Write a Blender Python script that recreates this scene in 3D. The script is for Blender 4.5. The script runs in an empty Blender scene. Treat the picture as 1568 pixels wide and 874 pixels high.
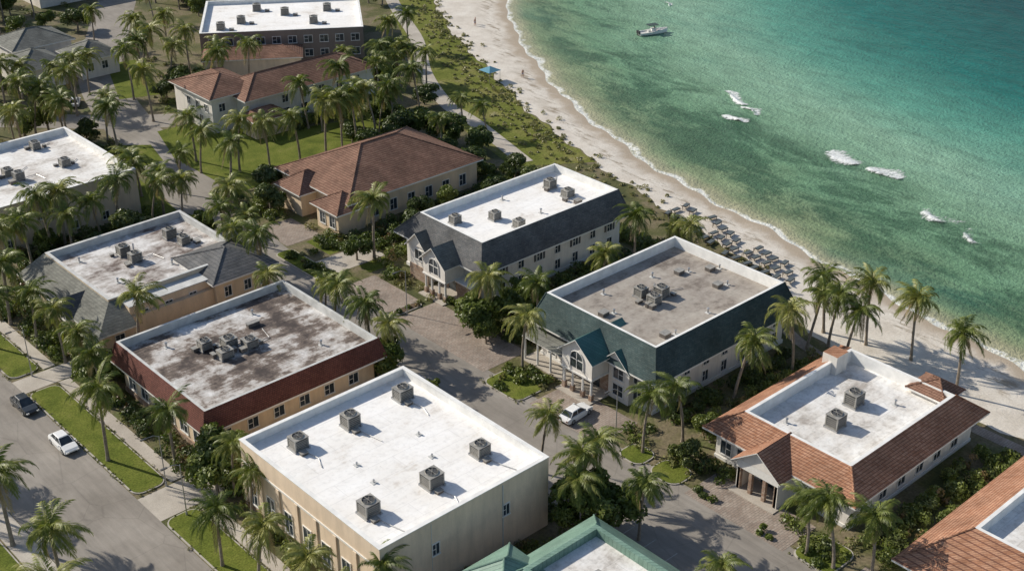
import bpy, bmesh, math, random
import numpy as np
from mathutils import Vector
R=random.Random(7)
C=bpy.context.scene.collection
# ------------------------------------------------------------------ node helpers
def newmat(name):
    m=bpy.data.materials.new(name); m.use_nodes=True
    nt=m.node_tree; b=nt.nodes['Principled BSDF']
    return m,nt,b
def L(nt,a,b): nt.links.new(a,b)
def setin(nt,sock,v):
    if hasattr(v,'is_linked') or isinstance(v,bpy.types.NodeSocket): nt.links.new(v,sock)
    else:
        if isinstance(v,(tuple,list)) and len(v)==3 and sock.type=='RGBA': v=(*v,1)
        sock.default_value=v
def OC(nt,kind='Object'):
    return nt.nodes.new('ShaderNodeTexCoord').outputs[kind]
def mapping(nt,vec,scale=(1,1,1),loc=(0,0,0),rot=(0,0,0)):
    n=nt.nodes.new('ShaderNodeMapping'); L(nt,vec,n.inputs[0]); n.inputs['Scale'].default_value=scale
    n.inputs['Location'].default_value=loc; n.inputs['Rotation'].default_value=rot
    return n.outputs[0]
def noise(nt,vec,scale,detail=5,rough=.6,dist=0):
    n=nt.nodes.new('ShaderNodeTexNoise'); L(nt,vec,n.inputs['Vector']); n.inputs['Scale'].default_value=scale
    n.inputs['Detail'].default_value=detail; n.inputs['Roughness'].default_value=rough; n.inputs['Distortion'].default_value=dist
    return n.outputs['Fac']
def ramp(nt,fac,stops,interp='LINEAR'):
    n=nt.nodes.new('ShaderNodeValToRGB'); L(nt,fac,n.inputs[0]); e=n.color_ramp.elements; n.color_ramp.interpolation=interp
    while len(e)<len(stops): e.new(.5)
    for i,(p,c) in enumerate(stops):
        e[i].position=p
        if not isinstance(c,(tuple,list)): c=(c,c,c)
        e[i].color=(*c,1)
    return n.outputs[0]
def mix(nt,fac,a,b,mode='MIX'):
    n=nt.nodes.new('ShaderNodeMix'); n.data_type='RGBA'; n.blend_type=mode
    setin(nt,n.inputs[0],fac); setin(nt,n.inputs[6],a); setin(nt,n.inputs[7],b)
    return n.outputs[2]
def mth(nt,op,a,b=0.0,c=None):
    n=nt.nodes.new('ShaderNodeMath'); n.operation=op; setin(nt,n.inputs[0],a); setin(nt,n.inputs[1],b)
    if c is not None: setin(nt,n.inputs[2],c)
    return n.outputs[0]
def sstep(nt,v,a,b,lo=0,hi=1):
    n=nt.nodes.new('ShaderNodeMapRange'); n.interpolation_type='SMOOTHSTEP'; setin(nt,n.inputs[0],v)
    n.inputs[1].default_value=a;n.inputs[2].default_value=b;n.inputs[3].default_value=lo;n.inputs[4].default_value=hi
    return n.outputs[0]
def bump(nt,b,h,strength=.3,dist=.05):
    n=nt.nodes.new('ShaderNodeBump'); L(nt,h,n.inputs['Height']); n.inputs['Strength'].default_value=strength; n.inputs['Distance'].default_value=dist
    L(nt,n.outputs[0],b.inputs['Normal'])
def surf(name,stops,scale=.5,rough=.85,fine=8.0,fv=.25,bs=.3,bd=.03,detail=6,spec=.3):
    m,nt,b=newmat(name); o=OC(nt)
    n1=noise(nt,o,scale,detail); n2=noise(nt,o,fine,4)
    col=ramp(nt,n1,stops); col=mix(nt,1.0,col,ramp(nt,n2,[(.3,1-fv),(.7,1.0)]),'MULTIPLY')
    L(nt,col,b.inputs['Base Color']); b.inputs['Roughness'].default_value=rough; b.inputs['Specular IOR Level'].default_value=spec
    bump(nt,b,n2,bs,bd)
    return m
def plain(name,c,rough=.6,metal=0,var=.15,scale=3):
    m,nt,b=newmat(name); n=noise(nt,OC(nt),scale,4)
    col=mix(nt,1.0,(*c,1),ramp(nt,n,[(.3,1-var),(.7,1.0)]),'MULTIPLY'); L(nt,col,b.inputs['Base Color'])
    b.inputs['Roughness'].default_value=rough; b.inputs['Metallic'].default_value=metal
    return m
# ------------------------------------------------------------------ materials
M={}
def asphalt():
    m,nt,b=newmat('asphalt'); o=OC(nt)
    c=ramp(nt,noise(nt,o,.12,7,.65),[(.3,(.23,.205,.175)),(.5,(.30,.27,.235)),(.7,(.37,.335,.295))])
    st=ramp(nt,noise(nt,mapping(nt,o,(1,.12,1)),1.3,6,.7),[(.35,.80),(.6,1.0)])
    c=mix(nt,1.0,c,st,'MULTIPLY')
    v=nt.nodes.new('ShaderNodeTexVoronoi'); v.feature='DISTANCE_TO_EDGE'; L(nt,mapping(nt,o,(.16,.16,.16)),v.inputs['Vector']); v.inputs['Scale'].default_value=1
    cr=ramp(nt,v.outputs[0],[(0,.72),(.012,1.0)])
    c=mix(nt,.6,c,mix(nt,1.0,c,cr,'MULTIPLY'))
    n2=noise(nt,o,14,3); c=mix(nt,1.0,c,ramp(nt,n2,[(.3,.85),(.7,1.0)]),'MULTIPLY')
    L(nt,c,b.inputs['Base Color']); b.inputs['Roughness'].default_value=.9; bump(nt,b,n2,.3,.02)
    return m
M['asphalt']=asphalt()
M['concrete']=surf('concrete',[(.3,(.42,.375,.32)),(.7,(.57,.52,.45))],.4)
M['kerb']=surf('kerb_concrete',[(.3,(.42,.39,.34)),(.7,(.54,.50,.44))],.8)
M['ground']=surf('ground_soil_grass',[(.32,(.06,.075,.022)),(.45,(.13,.13,.045)),(.55,(.24,.195,.12)),(.66,(.12,.145,.04)),(.8,(.34,.29,.20))],.11,fine=3,fv=.5,bs=.5,bd=.1,detail=9)
M['lawn']=surf('lawn_grass',[(.3,(.095,.125,.022)),(.45,(.15,.185,.032)),(.6,(.20,.225,.045)),(.75,(.28,.26,.10))],.3,.95,fine=5,fv=.55,bs=.6,bd=.08,detail=10,spec=.1)
M['dune']=surf('dune_grass_ground',[(.3,(.12,.15,.025)),(.5,(.20,.22,.05)),(.62,(.26,.25,.08)),(.75,(.44,.39,.27))],.16,.95,fine=2.5,fv=.55,bs=.6,bd=.1,detail=9,spec=.1)
M['mulch']=surf('mulch',[(.3,(.08,.055,.035)),(.7,(.17,.12,.075))],.8)
M['paint']=plain('road_paint',(.5,.49,.45),.8,0,.5,2)
def bricks(name,c1,c2,mort,sx,sy,rough=.85,planar=True,scale=1,zk=1.0,bs=.4,big=.2,msize=.03):
    m,nt,b=newmat(name); o=OC(nt)
    if planar: v=o
    else:
        s=nt.nodes.new('ShaderNodeSeparateXYZ'); L(nt,o,s.inputs[0])
        cx=nt.nodes.new('ShaderNodeCombineXYZ'); L(nt,mth(nt,'ADD',s.outputs[0],s.outputs[1]),cx.inputs[0]); L(nt,mth(nt,'MULTIPLY',s.outputs[2],zk),cx.inputs[1]); v=cx.outputs[0]
    t=nt.nodes.new('ShaderNodeTexBrick'); L(nt,v,t.inputs['Vector']); t.inputs['Scale'].default_value=scale
    t.inputs['Color1'].default_value=(*c1,1); t.inputs['Color2'].default_value=(*c2,1); t.inputs['Mortar'].default_value=(*mort,1)
    t.inputs['Brick Width'].default_value=sx; t.inputs['Row Height'].default_value=sy; t.inputs['Mortar Size'].default_value=msize
    t.inputs['Mortar Smooth'].default_value=.3
    c=mix(nt,1.0,t.outputs['Color'],ramp(nt,noise(nt,o,.35,6,.65),[(.3,1-big*1.6),(.7,1.0)]),'MULTIPLY')
    c=mix(nt,1.0,c,ramp(nt,noise(nt,o,5,4),[(.3,.75),(.7,1.0)]),'MULTIPLY')
    L(nt,c,b.inputs['Base Color']); b.inputs['Roughness'].default_value=rough; b.inputs['Specular IOR Level'].default_value=.25
    bump(nt,b,mth(nt,'SUBTRACT',1.0,t.outputs['Fac']),bs,.04)
    return m
M['paver']=bricks('brick_pavers',(.42,.33,.27),(.50,.42,.355),(.3,.26,.22),.6,.3,big=.28)
M['tile_orange']=bricks('terracotta_roof_tile',(.50,.24,.135),(.66,.37,.235),(.26,.12,.08),.32,.19,planar=False,bs=.7,big=.28,msize=.025)
M['tile_brown']=bricks('brown_roof_tile',(.30,.16,.11),(.42,.245,.17),(.16,.08,.055),.32,.17,planar=False,bs=.7,big=.3,msize=.022)
M['tile_dark']=bricks('red_brown_roof_tile',(.19,.075,.06),(.26,.105,.08),(.10,.045,.04),.32,.22,planar=False,bs=.6,big=.25)
M['shingle_grey']=bricks('grey_shingle',(.15,.155,.16),(.22,.215,.21),(.09,.09,.10),.5,.2,planar=False,bs=.4,big=.3,msize=.015)
M['shingle_light']=bricks('weathered_grey_shingle',(.22,.225,.20),(.30,.30,.265),(.16,.16,.145),.5,.2,planar=False,bs=.4,big=.3,msize=.015)
M['shingle_teal']=bricks('teal_grey_shingle',(.07,.11,.11),(.105,.145,.14),(.045,.07,.07),.5,.2,planar=False,bs=.4,big=.3,msize=.015)
M['metal_green']=bricks('green_standing_seam',(.23,.37,.29),(.27,.41,.33),(.14,.25,.20),.55,50.0,.45,planar=False,bs=.8,big=.22,msize=.03)
M['metal_teal']=bricks('teal_standing_seam',(.10,.23,.21),(.13,.26,.24),(.05,.15,.14),.5,50.0,.45,planar=False,bs=.8,big=.25,msize=.03)
M['stone']=bricks('coral_stone_cladding',(.42,.26,.18),(.58,.45,.35),(.34,.28,.23),.5,.28,planar=False,bs=.5,big=.2)
def stucco(name,c,st_=.84):
    m,nt,b=newmat(name); o=OC(nt)
    st=noise(nt,mapping(nt,o,(1.2,1.2,.18)),1,6,.65); bl=noise(nt,o,.3,5,.6)
    c1=mix(nt,1.0,(*c,1),ramp(nt,st,[(.3,st_),(.6,1.0)]),'MULTIPLY'); c1=mix(nt,1.0,c1,ramp(nt,bl,[(.35,.88),(.6,1.0)]),'MULTIPLY')
    n2=noise(nt,o,12,3); L(nt,mix(nt,1.0,c1,ramp(nt,n2,[(.3,.9),(.7,1.0)]),'MULTIPLY'),b.inputs['Base Color'])
    b.inputs['Roughness'].default_value=.9; bump(nt,b,n2,.3,.02); return m
M['cream']=stucco('cream_stucco',(.80,.63,.44)); M['white']=stucco('white_stucco',(.84,.79,.72)); M['beige']=stucco('beige_stucco',(.80,.67,.53)); M['tan']=stucco('tan_stucco',(.84,.67,.50)); M['brownst']=stucco('brown_stucco',(.26,.21,.18))
M['coping']=plain('white_coping',(.86,.85,.82),.7,0,.22,.8)
M['coping_grey']=plain('grey_coping',(.62,.62,.60),.7,0,.3,.8)
M['trim']=plain('white_trim',(.80,.78,.74),.6)
def membrane(name,stops,scale=.22,seam=.12,tint=.2,dist=.1):
    m,nt,b=newmat(name); o=OC(nt)
    w=noise(nt,o,.5,4)
    n1=noise(nt,o,scale,10,.7,dist); n1b=noise(nt,mapping(nt,o,(.25,1,1),loc=(3,7,0)),.8,7,.7)
    nn=mth(nt,'ADD',mth(nt,'MULTIPLY',n1,.72),mth(nt,'MULTIPLY',n1b,.28)); c=ramp(nt,nn,stops)
    t=nt.nodes.new('ShaderNodeTexBrick'); L(nt,o,t.inputs['Vector']); t.inputs['Scale'].default_value=1; t.inputs['Brick Width'].default_value=7.3; t.inputs['Row Height'].default_value=2.4; t.inputs['Mortar Size'].default_value=.03
    t.inputs['Color1'].default_value=(1,1,1,1); t.inputs['Color2'].default_value=(.965,.965,.96,1); t.inputs['Mortar'].default_value=(1-seam*2,)*3+(1,)
    c=mix(nt,1.0,c,t.outputs['Color'],'MULTIPLY')
    c=mix(nt,1.0,c,ramp(nt,noise(nt,o,1.7,8,.7),[(.32,1-tint),(.52,1.0)]),'MULTIPLY')
    sp=noise(nt,o,3.1,5,.8); c=mix(nt,1.0,c,ramp(nt,sp,[(.27,(.5,.45,.41)),(.34,(1,1,1))]),'MULTIPLY')
    c=mix(nt,1.0,c,ramp(nt,noise(nt,o,11,3),[(.3,.95),(.6,1.0)]),'MULTIPLY')
    L(nt,c,b.inputs['Base Color']); b.inputs['Roughness'].default_value=.8; bump(nt,b,mth(nt,'ADD',n1,w),.3,.08)
    return m
M['mem_white']=membrane('white_roof_membrane',[(.345,(.60,.54,.475)),(.43,(.84,.815,.78)),(.6,(.92,.91,.895))],.16,.09,.14)
M['mem_mid']=membrane('worn_white_membrane',[(.38,(.42,.38,.34)),(.46,(.68,.65,.61)),(.57,(.84,.83,.81))],.2,.1,.24)
M['mem_stain']=membrane('mildewed_membrane',[(.42,(.055,.04,.035)),(.485,(.18,.14,.115)),(.525,(.45,.415,.385)),(.61,(.70,.69,.68))],.19,.08,.35)
M['mem_grey']=membrane('weathered_membrane',[(.41,(.14,.105,.09)),(.475,(.42,.38,.35)),(.575,(.72,.705,.69))],.22,.1,.3)
M['mem_tan']=membrane('gravel_roof',[(.38,(.17,.14,.115)),(.46,(.33,.29,.25)),(.6,(.44,.40,.35))],.24,.09,.25)
def glassmat():
    m,nt,b=newmat('window_glass'); n=noise(nt,OC(nt),.6,2); L(nt,ramp(nt,n,[(.3,(.02,.028,.035)),(.7,(.07,.085,.1))]),b.inputs['Base Color'])
    b.inputs['Roughness'].default_value=.08; return m
M['glass']=glassmat()
M['hvac']=plain('hvac_casing',(.42,.40,.36),.5,.2,.4,2); M['hvac_dark']=plain('hvac_louvre',(.09,.09,.09),.6,.2,.3,4)
M['metal']=plain('galvanised_metal',(.45,.45,.45),.4,.6)
M['rust']=plain('duct_dark',(.16,.14,.125),.7,.1,.4,2)
M['wood']=plain('grey_timber',(.25,.21,.17),.85)
def leafmat(name,stops,tr=.25,sc=.9):
    m,nt,b=newmat(name); o=OC(nt); oi=nt.nodes.new('ShaderNodeObjectInfo')
    f=mth(nt,'ADD',noise(nt,o,sc,4),mth(nt,'MULTIPLY',mth(nt,'SUBTRACT',oi.outputs['Random'],.5),.28))
    c=ramp(nt,f,stops); L(nt,c,b.inputs['Base Color']); b.inputs['Roughness'].default_value=.45; b.inputs['Specular IOR Level'].default_value=.4
    t=nt.nodes.new('ShaderNodeBsdfTranslucent'); L(nt,mix(nt,1.0,c,(1.0,1.1,.5,1),'MULTIPLY'),t.inputs[0])
    ms=nt.nodes.new('ShaderNodeMixShader'); ms.inputs[0].default_value=tr; L(nt,b.outputs[0],ms.inputs[1]); L(nt,t.outputs[0],ms.inputs[2])
    L(nt,ms.outputs[0],nt.nodes['Material Output'].inputs[0]); return m
M['frond']=leafmat('palm_frond',[(.3,(.10,.135,.025)),(.5,(.18,.21,.042)),(.68,(.32,.31,.09))],.3,.7)
M['frond_dead']=leafmat('dry_frond',[(.3,(.24,.18,.09)),(.7,(.40,.32,.18))],.2)
M['leaf']=leafmat('leaf',[(.3,(.055,.085,.018)),(.5,(.115,.15,.03)),(.7,(.20,.23,.055))],.25,.6)
M['leaf_dark']=leafmat('leaf_dark',[(.3,(.04,.06,.015)),(.5,(.08,.11,.026)),(.7,(.15,.17,.05))],.2,.6)
M['leaf_dune']=leafmat('dune_leaf',[(.3,(.11,.13,.035)),(.5,(.20,.20,.07)),(.7,(.30,.27,.13))],.2,.3)
M['leaf_flower']=leafmat('flower_leaf',[(.3,(.11,.05,.03)),(.5,(.15,.14,.04)),(.7,(.26,.17,.08))],.2,1.5)
M['bark']=surf('palm_bark',[(.3,(.24,.195,.15)),(.7,(.43,.365,.29))],2,.9,fine=9,fv=.4)
# ------------------------------------------------------------------ mesh builder
class MB:
    def __init__(s,org=(0,0,0)): s.v=[];s.f=[];s.m=[];s.mats=[];s.o=org
    def mi(s,mat):
        if mat not in s.mats: s.mats.append(mat)
        return s.mats.index(mat)
    def face(s,pts,mat):
        i=len(s.v); s.v+= [(p[0]-s.o[0],p[1]-s.o[1],p[2]-s.o[2]) for p in pts]; s.f.append(tuple(range(i,i+len(pts)))); s.m.append(s.mi(mat))
    def box(s,x0,y0,z0,x1,y1,z1,mat,top=None):
        p=[(x0,y0,z0),(x1,y0,z0),(x1,y1,z0),(x0,y1,z0),(x0,y0,z1),(x1,y0,z1),(x1,y1,z1),(x0,y1,z1)]
        for q,t in (((3,2,1,0),0),((4,5,6,7),1),((0,1,5,4),0),((1,2,6,5),0),((2,3,7,6),0),((3,0,4,7),0)):
            s.face([p[k] for k in q],top if (t and top) else mat)
    def prism(s,poly,z0,z1,mat,top=None):
        s.face([(x,y,z1) for x,y in poly],top or mat); n=len(poly)
        for i in range(n):
            a=poly[i];b=poly[(i+1)%n]; s.face([(a[0],a[1],z0),(b[0],b[1],z0),(b[0],b[1],z1),(a[0],a[1],z1)],mat)
    def cyl(s,cx,cy,z0,z1,r0,r1,mat,n=12,cap=True):
        a=[(cx+r0*math.cos(2*math.pi*i/n),cy+r0*math.sin(2*math.pi*i/n),z0) for i in range(n)]
        b=[(cx+r1*math.cos(2*math.pi*i/n),cy+r1*math.sin(2*math.pi*i/n),z1) for i in range(n)]
        for i in range(n): j=(i+1)%n; s.face([a[i],a[j],b[j],b[i]],mat)
        if cap: s.face(b,mat)
    def tube(s,pts,rs,mat,n=7):
        rings=[]
        for k,p in enumerate(pts):
            p=Vector(p); d=(Vector(pts[min(k+1,len(pts)-1)])-Vector(pts[max(k-1,0)])).normalized()
            u=d.cross(Vector((0.31,.95,.02))); 
            if u.length<.05: u=d.cross(Vector((1,0,0)))
            u.normalize(); w=d.cross(u)
            rings.append([tuple(p+rs[k]*(math.cos(6.28318*i/n)*u+math.sin(6.28318*i/n)*w)) for i in range(n)])
        for a,b in zip(rings,rings[1:]):
            for i in range(n): j=(i+1)%n; s.face([a[i],a[j],b[j],b[i]],mat)
        s.face(rings[-1],mat)
    def mesh(s,name,merge=False):
        me=bpy.data.meshes.new(name); me.from_pydata(s.v,[],s.f)
        for m in s.mats: me.materials.append(m)
        me.polygons.foreach_set('material_index',s.m); 
        if merge:
            bm=bmesh.new(); bm.from_mesh(me); bmesh.ops.remove_doubles(bm,verts=bm.verts,dist=.001); bmesh.ops.recalc_face_normals(bm,faces=bm.faces); bm.to_mesh(me); bm.free()
        me.update(); return me
    def obj(s,name,parent=None,merge=True,loc=None):
        o=bpy.data.objects.new(name,s.mesh(name,merge)); C.objects.link(o)
        if parent: o.parent=parent
        else: o.location=loc if loc else s.o
        return o
def empty(name,loc):
    e=bpy.data.objects.new(name,None); e.location=loc; e.empty_display_size=.5; C.objects.link(e); return e
def place(name,me,loc,rz=0,sc=1):
    o=bpy.data.objects.new(name,me); o.location=loc; o.rotation_euler=(0,0,rz); o.scale=(sc,sc,sc) if not isinstance(sc,tuple) else sc
    C.objects.link(o); return o
# ------------------------------------------------------------------ coastline
ys=np.concatenate([np.arange(-1500,0,50.),np.arange(0,460,1.0),np.arange(460,2000,40.)])
sy=[-1500,0,48,60,77,93,111,127,143,165,184,206,227,256,290,400,2000]
sx=[139,137.5,139,141,144,147,151,153,158,166,176,189,205,228,258,365,2000]
iy=[-1500,0,44,55,72,82,89,95,115,133,146,167,189,214,238,269,310,400,2000]
ix=[122,124,125.3,125.5,126,127,131,137,142,146,150,157,167,178,192,213,246,330,1930]
def smooth(yv,xv,k):
    g=np.arange(-100,600,1.0); x=np.interp(g,yv,xv); ker=np.hanning(k); ker/=ker.sum(); xs=np.convolve(np.pad(x,(k,k),'edge'),ker,'same')[k:-k]
    out=np.interp(ys,yv,xv); msk=(ys>-60)&(ys<560); out[msk]=np.interp(ys[msk],g,xs); return out
xs_sh=smooth(sy,sx,25)+.5*np.sin(ys*.31)+.35*np.sin(ys*.83+1)
xs_in=smooth(iy,ix,13)+.5*np.sin(ys*.4)+.35*np.sin(ys*1.1+2)
shx=lambda y: float(np.interp(y,ys,xs_sh)); inx=lambda y: float(np.interp(y,ys,xs_in))
def gridobj(name,X,Y,Z,mat,attr=None,an='shore_dist'):
    r,c=X.shape; v=np.stack([X,Y,Z],-1).reshape(-1,3)
    i=np.arange(r-1)[:,None]*c+np.arange(c-1)[None,:]; f=np.stack([i,i+1,i+c+1,i+c],-1).reshape(-1,4)
    me=bpy.data.meshes.new(name); me.from_pydata(v.tolist(),[],f.tolist()); me.materials.append(mat)
    if attr is not None:
        a=me.attributes.new(an,'FLOAT','POINT'); a.data.foreach_set('value',attr.reshape(-1).astype(np.float32))
    me.polygons.foreach_set('use_smooth',[True]*len(me.polygons)); me.update()
    o=bpy.data.objects.new(name,me); C.objects.link(o); return o
SEA=-0.55
offs=np.array([-1500,-600,-250,-120,-60,-30,-14,-6,-3,0.])
X=xs_in[:,None]+offs[None,:]; Y=np.repeat(ys[:,None],len(offs),1)
gridobj('ground',X,Y,np.zeros_like(X),M['ground'])
def sdist(X,Y):
    out=np.empty(X.size); P=np.stack([xs_sh,ys],-1); P=P[(ys>-200)&(ys<700)]
    fx=X.reshape(-1); fy=Y.reshape(-1)
    for k in range(0,fx.size,4000):
        d=np.hypot(fx[k:k+4000,None]-P[None,:,0],fy[k:k+4000,None]-P[None,:,1]); out[k:k+4000]=d.min(1)
    out=out.reshape(X.shape); sgn=np.sign(X-np.interp(Y,ys,xs_sh)); return out*sgn
def sandmat():
    m,nt,b=newmat('sand'); o=OC(nt); a=nt.nodes.new('ShaderNodeAttribute'); a.attribute_name='shore_dist'; d=a.outputs['Fac']
    n1=noise(nt,o,.25,8,.65); n2=noise(nt,o,4,6,.7)
    c=ramp(nt,n1,[(.3,(.56,.50,.42)),(.5,(.68,.62,.54)),(.7,(.77,.72,.64))])
    dd=mth(nt,'ADD',d,mth(nt,'MULTIPLY',mth(nt,'SUBTRACT',noise(nt,o,.35,5),.5),5))
    c=mix(nt,sstep(nt,dd,-4.0,-.8),c,(.44,.36,.27,1))
    wr=noise(nt,mapping(nt,o,(1,.25,1),rot=(0,0,.35)),.8,7,.75)
    band=mth(nt,'MULTIPLY',sstep(nt,dd,-7,-4.5),sstep(nt,dd,-3.8,-2.4,1,0))
    c=mix(nt,mth(nt,'MULTIPLY',mth(nt,'MULTIPLY',band,.8),sstep(nt,wr,.5,.6)),c,(.26,.20,.13,1))
    c=mix(nt,1.0,c,ramp(nt,n2,[(.3,.80),(.65,1.0)]),'MULTIPLY')
    L(nt,c,b.inputs['Base Color']); b.inputs['Roughness'].default_value=.9; bump(nt,b,n2,.7,.12); return m
M['sand']=sandmat()
nc=14; t=np.linspace(0,1,nc)[None,:]
Xa=xs_in[:,None]*(1-t)+xs_sh[:,None]*t; Za=0-(.55)*t**1.3*np.ones_like(Xa)
Xb=xs_sh[:,None]+np.array([2,6,15,40.])[None,:]; Zb=np.repeat(np.array([[-.7,-1.1,-2,-4.]]),len(ys),0)
X=np.concatenate([Xa,Xb],1); Z=np.concatenate([Za,Zb],1); Y=np.repeat(ys[:,None],X.shape[1],1)
gridobj('sand_beach',X,Y,Z,M['sand'],sdist(X,Y))
def seamat():
    m,nt,b=newmat('sea_water'); o=OC(nt); a=nt.nodes.new('ShaderNodeAttribute'); a.attribute_name='shore_dist'; d=a.outputs['Fac']
    along=mapping(nt,o,(1,.4,1),rot=(0,0,.30))
    w=mth(nt,'MULTIPLY',mth(nt,'SUBTRACT',noise(nt,along,.035,6,.6),.5),24)
    dw=mth(nt,'ADD',d,w)
    c=ramp(nt,mth(nt,'DIVIDE',dw,140.0),[(0,(.32,.33,.20)),(.05,(.21,.29,.16)),(.12,(.15,.29,.17)),(.20,(.21,.37,.24)),(.30,(.235,.41,.29)),(.42,(.10,.31,.235)),(.58,(.012,.16,.14)),(.85,(.001,.075,.082))])
    g=noise(nt,mapping(nt,o,(1,.5,1),rot=(0,0,.35)),.085,11,.75,.3)
    bandm=mth(nt,'MULTIPLY',sstep(nt,d,3,9),sstep(nt,dw,20,34,1,0))
    gm=mth(nt,'MULTIPLY',sstep(nt,g,.42,.55),bandm)
    c=mix(nt,mth(nt,'MULTIPLY',gm,.82),c,(.045,.115,.065,1))
    g2=noise(nt,mapping(nt,o,(1,.4,1),loc=(30,9,0),rot=(0,0,.35)),.03,8,.6,.3)
    c=mix(nt,mth(nt,'MULTIPLY',sstep(nt,g2,.52,.66),.42),c,(.015,.13,.11,1))
    nf=noise(nt,along,.35,8,.75); c=mix(nt,1.0,c,ramp(nt,nf,[(.3,.70),(.5,.95),(.68,1.14)]),'MULTIPLY')
    c=mix(nt,sstep(nt,d,0.2,4.5,1,0),c,(.42,.40,.27,1))
    fn=noise(nt,o,.9,8,.75); fl=mth(nt,'ADD',d,mth(nt,'MULTIPLY',mth(nt,'SUBTRACT',noise(nt,o,.16,6,.7),.5),6))
    f1=mth(nt,'MULTIPLY',mth(nt,'MULTIPLY',sstep(nt,fl,-.6,.0),sstep(nt,fl,.5,1.4,1,0)),sstep(nt,fn,.36,.5))
    f0=mth(nt,'MULTIPLY',sstep(nt,d,.0,1.1,1,0),sstep(nt,fn,.40,.52))
    foam=mth(nt,'MAXIMUM',f1,f0)
    c=mix(nt,mth(nt,'MULTIPLY',foam,.85),c,(.80,.81,.78,1))
    L(nt,c,b.inputs['Base Color']); L(nt,mth(nt,'ADD',.22,mth(nt,'MULTIPLY',foam,.6)),b.inputs['Roughness'])
    b.inputs['Specular IOR Level'].default_value=.13; b.inputs['IOR'].default_value=1.33
    h=mth(nt,'ADD',mth(nt,'MULTIPLY',noise(nt,mapping(nt,o,(1,.5,1),rot=(0,0,.3)),.35,6,.6),1.0),mth(nt,'MULTIPLY',noise(nt,o,1.6,5,.65),.55))
    bump(nt,b,h,.9,.8); return m
M['sea']=seamat()
offs=np.array([-3,-1.5,-.7,0,.7,1.5,2.5,4,6,8,11,14,18,23,28,34,40,50,60,75,90,110,135,165,200,260,400,800,1500.])
X=xs_sh[:,None]+offs[None,:]; Y=np.repeat(ys[:,None],len(offs),1)
gridobj('sea',X,Y,np.full_like(X,SEA),M['sea'],sdist(X,Y))
def foammat():
    m,nt,b=newmat('wave_foam'); o=OC(nt); a=nt.nodes.new('ShaderNodeAttribute'); a.attribute_name='edge'
    n=noise(nt,mapping(nt,o,(.6,1.2,1)),1.3,10,.8,.5); al=sstep(nt,mth(nt,'ADD',n,mth(nt,'MULTIPLY',a.outputs['Fac'],.5)),.70,.92)
    b.inputs['Base Color'].default_value=(.88,.90,.88,1); b.inputs['Roughness'].default_value=.8; L(nt,mth(nt,'MULTIPLY',al,.95),b.inputs['Alpha']); bump(nt,b,n,1,.3); return m
M['foam']=foammat()
def breaker(cx,cy,ln,wd,seed,rz=.0,k=1.0):
    rr=np.random.RandomState(seed); u=np.linspace(-1,1,50); w=np.linspace(-1,1,24)
    U,W=np.meshgrid(u,w,indexing='ij'); prof=np.sqrt(np.clip(1-U**2,0,1))
    cur=.7*np.sin(U*2.2+seed)
    Yv=U*ln/2; Xv=cur+W*wd/2
    Zv=.35*np.exp(-((W+.4)/.2)**2)*prof+.04
    Wc=-.1+.25*np.sin(U*3+seed*2)
    e=np.clip(1-(np.abs(W-Wc)/(.75*prof+.02))**2,0,1)*.76*k+np.exp(-((W+.4)/.2)**2)*.35*prof**2
    e*=np.clip((1-np.abs(W))*6,0,1)*np.clip((1-np.abs(U))*5,0,1)
    o=gridobj('breaking_wave',Xv,Yv,Zv,M['foam'],e,'edge'); o.location=(cx,cy,SEA+.02); o.rotation_euler=(0,0,rz)
for k,(x,y,l,w,kk) in enumerate([(193,147,10,5,1),(189.5,140.5,6,4.5,.9),(184,140,6,5.5,.98),(183,115.5,8.5,9,1),(183,106.5,7.5,8,.98),(174,91,8,8,.68),(171,84,6,6,.6),(232,199,4,2.5,.9)]): breaker(x,y,l,w,k,-.2,kk)
# ------------------------------------------------------------------ sheets
def sheet(name,poly,z,mat):
    m=MB(); m.face([(x,y,z) for x,y in poly],mat); return m.obj(name,merge=False)
def rect(x0,y0,x1,y1): return [(x0,y0),(x1,y0),(x1,y1),(x0,y1)]
def rrect(x0,y0,x1,y1,r=1.2,n=5):
    p=[]
    for cx,cy,a in ((x1-r,y0+r,-90),(x1-r,y1-r,0),(x0+r,y1-r,90),(x0+r,y0+r,180)):
        for i in range(n+1):
            t=math.radians(a+90*i/n); p.append((cx+r*math.cos(t),cy+r*math.sin(t)))
    return p
def ribbonpts(pts,w):
    P=[Vector(p) for p in pts]; P=[P[0]*2-P[1]]+P+[P[-1]*2-P[-2]]; out=[]
    for i in range(1,len(P)-2):
        for k in range(10):
            t=k/10; a,b,c,d=P[i-1],P[i],P[i+1],P[i+2]
            out.append(.5*((2*b)+(c-a)*t+(2*a-5*b+4*c-d)*t*t+(3*b-a-3*c+d)*t**3))
    out.append(P[-2]); l=[];r=[]
    for i,p in enumerate(out):
        d=(out[min(i+1,len(out)-1)]-out[max(i-1,0)]).normalized(); n=Vector((-d.y,d.x)); l.append(p+n*w/2); r.append(p-n*w/2)
    return l,r
def ribbon(name,pts,w,z,mat):
    l,r=ribbonpts(pts,w); m=MB()
    for i in range(len(l)-1): m.face([(r[i].x,r[i].y,z),(r[i+1].x,r[i+1].y,z),(l[i+1].x,l[i+1].y,z),(l[i].x,l[i].y,z)],mat)
    return m.obj(name)
sheet('road',rect(35,-120,46,500),.010,M['asphalt'])
sheet('parking_lot',rect(77,38,90,104),.006,M['asphalt'])
ribbon('road',[(86.5,-60),(86.5,20),(86.5,90),(86.5,140),(90,168),(95,190),(99,212),(107,238),(122,265),(140,294),(170,340)],9,.012,M['asphalt'])
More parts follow.
